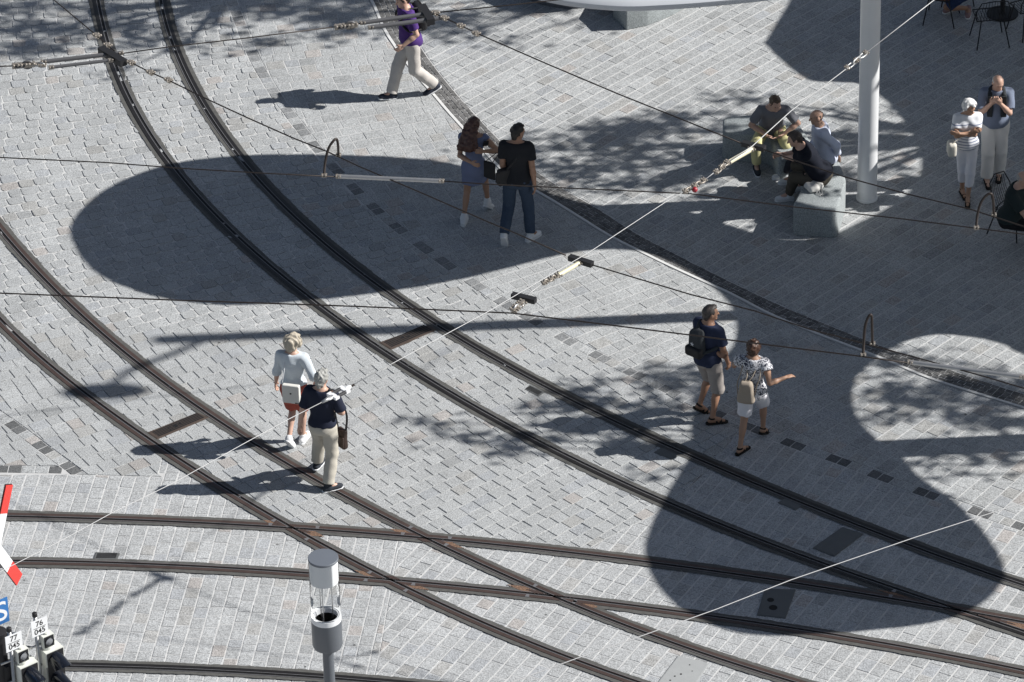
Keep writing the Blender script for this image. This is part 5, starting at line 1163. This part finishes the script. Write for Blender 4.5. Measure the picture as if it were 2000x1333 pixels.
# 1 man in purple
J = someone('purple', 'man in a purple polo shirt and pale trousers striding left with a black backpack', 1.82, 198, (806, 183), [(850, 181, .05), (765, 192, 0)], [(787, 90, 1.0), (776, 34, 1.28)], hipz=.885, target=(790, 2), lean=(0, .10),
    skin_c=fair, shirt=dict(mat=fabric('purple', (.075, .035, .17)), sleeve=.72, collar=1, hem=-.06, extra=.02), pants=dict(mat=fabric('pale_trousers', (.50, .47, .44)), frac=1.98, extra=.018, flare=.022), shoes=dict(mat=fabric('navy_shoe', (.03, .035, .05))), hair=dict(style='short', mat=hair_mat('dark', (.025, .018, .014))),
    toes=((0, 1, -.45), (.05, 1, .12)), head=(.1, -.25), elbows=((-.3, -1, -.2), (.5, -.4, -.8)), curl=(.6, .8), seed=3)
b = thing_on(J, 'backpack', 'black backpack worn by the man in purple', 'backpack'); c = J['chest'] - J['fwd']*.19 - J['up']*.02
soft_box('bag_body', c, (.29, .14, .42), J['T'], M['black'], b, .4, seed=4); soft_box('pocket', c - J['fwd']*.09 - J['up']*.07, (.22, .05, .20), J['T'], M['black'], b, .4, seed=5)
for s_ in (-1, 1): strap(J, [c + J['rt']*s_*.09 + J['up']*.18, J['neck'] + J['rt']*s_*.10 - J['up']*.0, J['chest'] + J['rt']*s_*.12 + J['fwd']*.135 + J['up']*.05, J['chest'] + J['rt']*s_*.16 + J['fwd']*.04 - J['up']*.14, c + J['rt']*s_*.12 - J['up']*.16], .035, M['black'], 'strap', b)
# 2 long haired woman
J = someone('girl', 'woman with very long brown hair in a short blue grey dress, holding a phone', 1.70, 80, (929, 428), [(906, 437, 0), (953, 410, .05)], [(921, 318, 1.12), (944, 296, 1.22)], target=(925, 258), female=True, hipz=.91,
    skin_c=tan, dress=dict(mat=fabric('bluegrey', (.16, .19, .30)), hem=.60), shoes=dict(white_shoe, style='high'), hair=dict(style='long', mat=hair_mat('chestnut', (.035, .016, .012), (.09, .04, .03)), rough=.007), toes=((0, 1, 0), (.25, .75, -.6)), head=(-.5, -.25),
    elbows=((-.5, -.5, -1), (.7, -.5, -1)), curl=(.6, .9), seed=5)
b = thing_on(J, 'phone', 'black phone held up by the long haired woman', 'phone'); c = at(J, 949, 281, 1.30); MB().box(c, (.075, .012, .15), frame_from((1, .3, 0)) @ np.array(((1, 0, 0), (0, .8, -.6), (0, .6, .8)))).build('phone_case', M['black'], b)
b = thing_on(J, 'pouch', 'flat black pouch hanging from the arm of the long haired woman', 'bag'); c = at(J, 956, 333, .98); soft_box('pouch_body', c, (.20, .03, .27), rot_z(-.5), M['black'], b, .3, seed=7); strap(J, [c + v3(-.06, 0, .13), J['el'][1] + v3(.02, 0, .0), c + v3(.05, 0, .13)], .012, M['black'], 'wrist_loop', b)
# 3 man in black T-shirt
J = someone('tshirt', 'bearded man in a black T-shirt and blue jeans walking away beside the long haired woman', 1.88, 80, (1013, 466), [(985, 481, .09), (1036, 468, 0)], [(1003, 345, 1.0), (1046, 374, .84)], target=(1020, 262), hipz=.93,
    skin_c=brown, shirt=dict(mat=fabric('black_tee', (.022, .023, .027)), sleeve=.62, hem=-.04, extra=.016), pants=dict(mat=fabric('jeans', (.040, .060, .095), .25), frac=1.95, extra=.017, flare=.008), shoes=white_shoe, hair=dict(style='short', mat=hair_mat('black', (.012, .010, .009))),
    toes=((0, .45, -.9), (.55, .8, 0)), head=(-.7, -.05), elbows=((-.6, -.6, -.5), (.3, -1, -.1)), curl=(.6, .5), seed=7, build=.98)
b = thing_on(J, 'shoulder_bag', 'small black crossbody bag on the hip of the man in the black T-shirt', 'bag'); c = J['hip'] + v3(-.17, -.12, .08); soft_box('bag_body', c, (.20, .10, .26), rot_z(.6), M['black'], b, .35, seed=8); soft_box('flap', c + v3(-.02, -.05, .03), (.18, .03, .16), rot_z(.6), M['black'], b, .35, seed=9)
strap(J, [c + v3(.05, -.01, .12), J['chest'] - J['fwd']*.135 + J['rt']*.01, J['neck'] + J['rt']*.11 + J['up']*.0, J['chest'] + J['fwd']*.13 + J['rt']*.0, c + v3(-.02, .08, .10)], .028, M['black'], 'strap', b)
# 4 woman in pale blue top
J = someone('blonde', 'blonde curly haired woman in a pale blue top and red shorts, walking away', 1.72, 75, (580, 868), [(566, 878, .10), (592, 862, 0)], [(538, 754, .82), (616, 745, .98)], target=(571, 660), female=True, hipz=.93,
    skin_c=fair, shirt=dict(mat=fabric('paleblue', (.56, .61, .65)), sleeve=1.25, hem=.07, extra=.018, cuff=.012, fold=.006), pants=dict(mat=fabric('red_shorts', (.36, .085, .06)), frac=.88, extra=.024, flare=.014, name='shorts'), shoes=white_shoe, hair=dict(style='curly', mat=hair_mat('blonde', (.20, .165, .115), (.48, .43, .35)), rough=.008, big=1.14),
    toes=((.1, .6, -.8), (.1, 1, 0)), head=(-.35, 0), elbows=((-.6, -.8, -.3), (.6, -.8, -.4)), seed=9)
b = thing_on(J, 'shoulder_bag', 'white leather shoulder bag on the back of the blonde woman', 'bag'); c = J['hip'] + J['fwd']*-.21 + J['rt']*.03 + v3(0, 0, .03); soft_box('bag_body', c, (.24, .07, .28), J['T'], fabric('white_leather', (.66, .65, .61), .04, .5), b, .25, fold=.001, seed=10)
MB().ball(c + v3(0, -.038, .02), (.014, .006, .012), 10, 6).build('clasp', M['ink'], b, True); MB().box(c + v3(.08, -.037, -.12), (.05, .004, .012)).build('label_strip', M['ink'], b)
strap(J, [c + v3(-.12, 0, .15), J['chest'] - J['fwd']*.15 + J['rt']*-.07, J['sh'][0] + v3(.06, 0, .07), J['chest'] + J['fwd']*.15], .010, M['white'], 'strap', b)
# 5 grey haired man with dark polo
J = someone('oldman', 'grey haired man in a dark navy polo and beige trousers stepping over the rail', 1.78, 68, (636, 945), [(620, 918, .04), (642, 958, 0)], [(583, 838, .84), (655, 800, 1.06)], target=(636, 735), hipz=.92,
    skin_c=fair, shirt=dict(mat=fabric('navy_polo', (.018, .022, .04)), sleeve=.85, hem=.03, extra=.020, collar=1), pants=dict(mat=fabric('beige', (.47, .44, .38)), frac=1.95, extra=.018, flare=.018, belt=1), shoes=dark_shoe, hair=dict(style='short', mat=hair_mat('grey', (.13, .13, .12), (.36, .36, .34)), rough=.007, big=1.08),
    toes=((0, 1, -.1), (.75, .7, 0)), head=(-.1, -.1), elbows=((-.5, -.6, 0), (1, -.7, -.2)), curl=(.5, .9), seed=11, build=.98)
b = thing_on(J, 'shoulder_bag', 'dark brown bag hanging at the side of the grey haired man', 'bag'); c = at(J, 668, 856, .62); soft_box('bag_body', c, (.16, .09, .29), rot_z(-.5), fabric('brown_leather', (.045, .030, .025), .4, .35), b, .35, fold=.004, seed=12); soft_box('front_pocket', c + v3(.0, -.05, -.03), (.12, .03, .17), rot_z(-.5), fabric('brown_leather2', (.05, .034, .028), .4, .3), b, .35, seed=13)
strap(J, [c + v3(-.06, .02, .13), c + v3(-.10, .03, .36), J['sh'][1] + v3(-.05, -.03, .07), J['sh'][1] + v3(-.01, .06, .0), c + v3(.06, .04, .38), c + v3(.06, .0, .13)], .030, M['black'], 'strap', b)
# 6 short haired man with daypack
J = someone('navy', 'short haired man in a navy polo and grey shorts with a dark backpack, walking right', 1.80, 48, (1383, 818), [(1366, 808, .05), (1391, 828, 0)], [(1402, 690, 1.1), (1423, 713, .88)], target=(1397, 608), hipz=.93,
    skin_c=brown, shirt=dict(mat=fabric('navy_tee', (.028, .036, .07)), sleeve=.72, hem=-.04, extra=.018, collar=1), pants=dict(mat=fabric('grey_shorts', (.34, .31, .29)), frac=1.15, extra=.022, flare=.014, name='shorts'), shoes=sandal, hair=dict(style='short', mat=hair_mat('greybrown', (.03, .025, .022), (.065, .055, .05))),
    toes=((.45, .7, -.55), (.64, .77, 0)), head=(-.55, 0), elbows=((-.6, -.5, -.6), (.2, -1, 0)), curl=(.6, .9), seed=13)
b = thing_on(J, 'backpack', 'dark grey sling backpack with a small white mark, worn by the short haired man', 'backpack'); c = J['chest'] - J['fwd']*.17 - J['rt']*.05 - J['up']*.05; m_ = fabric('grey_pack', (.05, .055, .06), .2)
soft_box('bag_body', c, (.26, .13, .40), J['T'], m_, b, .45, seed=14, taper=.25); soft_box('lower_pocket', c - J['fwd']*.06 - J['up']*.12, (.27, .10, .15), J['T'], M['black'], b, .4, seed=15)
strap(J, [c + J['up']*.17, J['neck'] - J['rt']*.12 + J['up']*.0, J['chest'] + J['fwd']*.13 - J['rt']*.02, J['chest'] + J['rt']*.17 - J['up']*.1, c + J['rt']*.1 - J['up']*.14], .05, m_, 'strap', b)
mb = MB(); o_ = c - J['fwd']*.067 - J['up']*.01 - J['rt']*.03
for a in range(5):
    q = a*2*math.pi/5; d = J['rt']*math.sin(q) + J['up']*math.cos(q); mb.tube([o_, o_ + d*.032], [.009, .003], 5)
mb.build('star_mark', M['white'], b)
# 7 woman in floral top
J = someone('floral', 'woman in a black and white patterned top and white shorts, one arm held out', 1.66, 72, (1470, 870), [(1445, 886, 0), (1490, 852, .04)], [(1431, 714, .95), (1534, 738, 1.10)], target=(1472, 672), female=True, hipz=.91, build=1.05,
    skin_c=tan, shirt=dict(mat=pattern_mat('floral', (.66, .66, .68), (.03, .035, .06), 'floral'), sleeve=.35, hem=-.07, extra=.022, cuff=.02), pants=dict(mat=fabric('white_shorts', (.74, .73, .76), .04), frac=.82, extra=.022, name='shorts'), shoes=sandal, hair=dict(style='bun', mat=hair_mat('auburn', (.022, .010, .007), (.07, .032, .018)), rough=.009, big=1.15),
    toes=((.45, .9, 0), (.2, .8, -.4)), head=(.1, .05), elbows=((-.5, -1, -.2), (.3, -.6, -1)), curl=(.8, .35), palms=((1, 0, 0), (0, 0, -1)), seed=15)
b = thing_on(J, 'backpack', 'beige drawstring backpack worn by the woman in the patterned top', 'backpack'); m_ = fabric('beige_pack', (.34, .29, .235), .08); c = J['hip'] - J['fwd']*.20 - J['rt']*.04 + v3(0, 0, .10); soft_box('bag_body', c, (.27, .13, .34), J['T'], m_, b, .45, seed=16, taper=.38, fold=.006)
for s_ in (-1, 1): strap(J, [c + v3(s_*.10, -.02, -.13), c + v3(s_*.13, .04, .08), J['chest'] + J['rt']*s_*.13 - J['fwd']*.14, J['neck'] + J['rt']*s_*.10 + v3(0, -.02, .01), J['chest'] - J['fwd']*.15 + J['rt']*s_*.04, c + v3(s_*.02, 0, .16)], .016, m_, 'strap', b)
# 8 seated man in yellow trousers
hp = G(1507, 246, .56); hpx = to_px((hp[0], hp[1], 0))
J = someone('yellow', 'seated young man in a grey polo and yellow trousers, facing the viewer', 1.80, 268, hpx, [(1530, 330, 0), (1477, 333, 0)], [(1531, 262, .60), (1496, 264, .60)], target=(1516, 200), hipz=.545, lean=(-.04, .62), sit=True,
    skin_c=fair, shirt=dict(mat=fabric('grey_polo', (.17, .175, .195), .12), sleeve=.75, hem=-.06, extra=.014, collar=1), pants=dict(mat=fabric('yellow', (.64, .60, .32)), frac=1.9, extra=.012, flare=.012), shoes=dark_shoe, hair=dict(style='short', mat=hair_mat('brown', (.05, .03, .02), (.10, .065, .04))),
    toes=((.15, 1, 0), (-.15, 1, 0)), knees=((-.25, 1, 1.6), (.25, 1, 1.6)), head=(.45, -.35), elbows=((-1, -.3, .2), (1, -.3, .2)), curl=(.5, .5), seed=17)
# 9 seated bald man
hp = G(1612, 305, .57); hpx = to_px((hp[0], hp[1], 0))
J = someone('bald', 'seated bald man in a light blue shirt leaning on one hand', 1.76, 190, hpx, [(1546, 357, 0), (1534, 347, 0)], [(1636, 303, .60), (1578, 300, .66)], target=(1600, 215), hipz=.56, lean=(.0, .16), sit=True,
    skin_c=(.47, .29, .21), shirt=dict(mat=fabric('lightblue', (.58, .62, .74)), sleeve=1.8, hem=-.08, extra=.022, collar=1, fold=.006), pants=dict(mat=fabric('dark_trousers', (.035, .035, .045)), frac=1.9, extra=.012, flare=.01), shoes=white_shoe, hair=dict(style='bald', mat=hair_mat('stubble', (.08, .06, .05))),
    toes=((0, 1, 0), (0, 1, 0)), knees=((-.1, 1, 1.6), (.1, 1, 1.6)), head=(0, -.15), elbows=((-.6, -.8, .3), (.6, -.6, -.4)), curl=(.3, .5), palms=((0, 0, -1), (-1, 0, 0)), seed=19)
# 10 seated man in black
hp = G(1603, 340, .58); hpx = to_px((hp[0], hp[1], 0))
J = someone('blackpolo', 'seated man in a black polo bent forward with his forearms on his knees', 1.82, 188, hpx, [(1541, 390, 0), (1569, 370, 0)], [(1524, 309, .66), (1526, 302, .68)], target=(1553, 258), hipz=.575, lean=(.0, .62), sit=True, build=1.08,
    skin_c=fair, shirt=dict(mat=fabric('black_polo', (.010, .012, .02)), sleeve=.8, hem=-.02, extra=.020, collar=1), pants=dict(mat=fabric('olive', (.085, .075, .06)), frac=1.9, extra=.014, flare=.008), shoes=white_shoe, hair=dict(style='short', mat=hair_mat('dkbrown', (.03, .022, .018), (.07, .05, .04))),
    toes=((0, 1, 0), (.1, 1, 0)), knees=((-.1, 1, 1.6), (.1, 1, 1.6)), head=(-.1, -.3), elbows=((-.4, -.3, -1), (.4, -.3, -1)), curl=(.9, .9), seed=21)
# 11 white haired woman
J = someone('whitewoman', 'white haired woman with folded arms in a striped white T-shirt and white capri trousers', 1.63, 272, (1885, 385), [(1890, 396, .0), (1879, 379, 0)], [(1874, 262, 1.17), (1899, 259, 1.18)], target=(1888, 203), female=True, hipz=.94,
    skin_c=tan, shirt=dict(mat=pattern_mat('striped', (.72, .73, .76), (.20, .23, .33), 'stripe'), sleeve=.6, hem=-.05, extra=.022, cuff=.012, name='tshirt'), pants=dict(mat=fabric('white_capri', (.70, .70, .74), .04), frac=1.55, extra=.012, flare=.010), shoes=sandal, hair=dict(style='curly', mat=hair_mat('white', (.62, .60, .56), (.85, .84, .80)), rough=.005),
    toes=((.15, 1, 0), (-.15, 1, 0)), head=(.5, -.35), elbows=((-1, .1, -.7), (1, .1, -.7)), curl=(.4, .4), palms=((0, -1, .2), (0, -1, .2)), seed=23)
b = thing_on(J, 'handbag', 'cream handbag at the hip of the white haired woman', 'bag'); c = at(J, 1859, 290, .93); m_ = fabric('cream_leather', (.60, .57, .50), .05, .5); soft_box('bag_body', c, (.13, .20, .22), np.eye(3), m_, b, .35, seed=24); strap(J, [c + v3(0, .05, .11), J['chest'] + J['fwd']*.15 - v3(.02, 0, .02), J['sh'][0] + v3(.03, 0, .06), J['chest'] - J['fwd']*.12], .014, m_, 'strap', b)
# 12 old man beside her
J = someone('whiteman', 'elderly man in a blue polo and white trousers holding a dark scarf at his chest', 1.80, 268, (1940, 351), [(1951, 345, 0), (1927, 357, 0)], [(1954, 203, 1.42), (1936, 203, 1.41)], target=(1952, 157), hipz=.94, lean=(0, .06),
    skin_c=fair, shirt=dict(mat=fabric('bluepolo', (.17, .20, .27)), sleeve=.8, hem=-.04, extra=.020, collar=1), pants=dict(mat=fabric('cream_trousers', (.70, .68, .65), .04), frac=1.95, extra=.022, flare=.020), shoes=sandal, hair=dict(style='bald', mat=hair_mat('whitestub', (.5, .49, .46), (.7, .69, .66))),
    toes=((.1, 1, 0), (-.1, 1, 0)), head=(.35, -.4), elbows=((-.7, -.4, -1), (.7, -.4, -1)), curl=(.95, .95), palms=((0, -1, 0), (0, -1, 0)), seed=25, socks=fabric('white_sock', (.6, .6, .58)))
b = thing_on(J, 'scarf', 'dark grey scarf slung round the neck of the elderly man', 'scarf'); m_ = fabric('scarf', (.035, .04, .045), .2)
for s_ in (-1, 1): soft_box('scarf_end', J['chest'] + J['rt']*s_*.10 + J['fwd']*.145 + J['up']*-.02, (.085, .035, .36), J['T'], m_, b, .4, fold=.005, seed=26 + s_)
strap(J, [J['chest'] + J['rt']*-.10 + J['fwd']*.13 + J['up']*.14, J['neck'] + J['rt']*-.085 + J['up']*.01, J['neck'] - J['fwd']*.08 + J['up']*.02, J['neck'] + J['rt']*.085 + J['up']*.01, J['chest'] + J['rt']*.10 + J['fwd']*.13 + J['up']*.14], .07, m_, 'scarf_loop', b)
# 13 man seated at the right edge
hp = G(1974, 425, .52); hpx = to_px((hp[0], hp[1], 0))
J = someone('edge', 'grey haired man in a dark green shirt seated at the right edge', 1.78, 325, hpx, [(2065, 470, 0), (2050, 490, 0)], [(2030, 420, .72), (2025, 445, .62)], target=(1992, 350), hipz=.53, lean=(0, .22), sit=True, build=1.15,
    skin_c=fair, shirt=dict(mat=fabric('dark_green', (.022, .032, .034)), sleeve=.85, hem=-.06, extra=.022), pants=dict(mat=fabric('black_trousers', (.015, .015, .018)), frac=1.9), shoes=dark_shoe, hair=dict(style='bald', mat=hair_mat('greystub', (.22, .21, .20), (.4, .39, .37))),
    knees=((-.2, 1, 1.6), (.2, 1, 1.6)), head=(0, -.3), seed=27)
# 14 cafe guest, cut by the top edge
hp = G(1880, -22, .52); hpx = to_px((hp[0], hp[1], 0))
J = someone('guest', 'seated cafe guest of whom only bare legs and shoes show at the top edge', 1.72, 235, hpx, [(1891, 26, 0), (1860, 19, 0)], [(1880, -30, .7), (1860, -35, .7)], hipz=.53, sit=True,
    skin_c=brown, shirt=dict(mat=fabric('tan_shirt', (.3, .25, .2)), sleeve=.6), pants=dict(mat=fabric('blue_shorts', (.03, .05, .12)), frac=.9, name='shorts'), shoes=dict(mat=fabric('pink_shoe', (.30, .20, .20)), sole=M['white']), hair=dict(style='short', mat=hair_mat('mid', (.06, .04, .03))),
    toes=((-.5, 1, 0), (.3, 1, 0)), knees=((-.2, 1, 1.6), (.2, 1, 1.6)), seed=29)
# cloth bag lying on the granite seat
c = G(1593, 365, .52); root = empty('cloth_bag', (float(c[0]), float(c[1]), .48)); m_ = fabric('white_cloth', (.60, .59, .56), .06); V = Vol((-.25, -.25, -.03), (.25, .25, .25), .008)
rs = np.random.RandomState(5)
for q in range(12): V.ell(v3(rs.uniform(-.08, .08), rs.uniform(-.07, .07), rs.uniform(.02, .07)), v3(rs.uniform(.05, .09), rs.uniform(.05, .08), rs.uniform(.025, .05)), None, .02)
V.folds(.007, 40, 3); V.minus(lambda X, Y, Z_: -Z_); V.build('bag_body', m_, root)
for k in range(2): MB().tube([(.03, -.07, .05), (.0 + .05*k, -.15, .012), (.05 + .04*k, -.2, .010), (.09, -.14, .012), (.07, -.07, .04)], .006, 6).build('cord', M['rope'], root, True)
tag(root, 'crumpled white cloth bag lying on the near granite seat', 'bag')
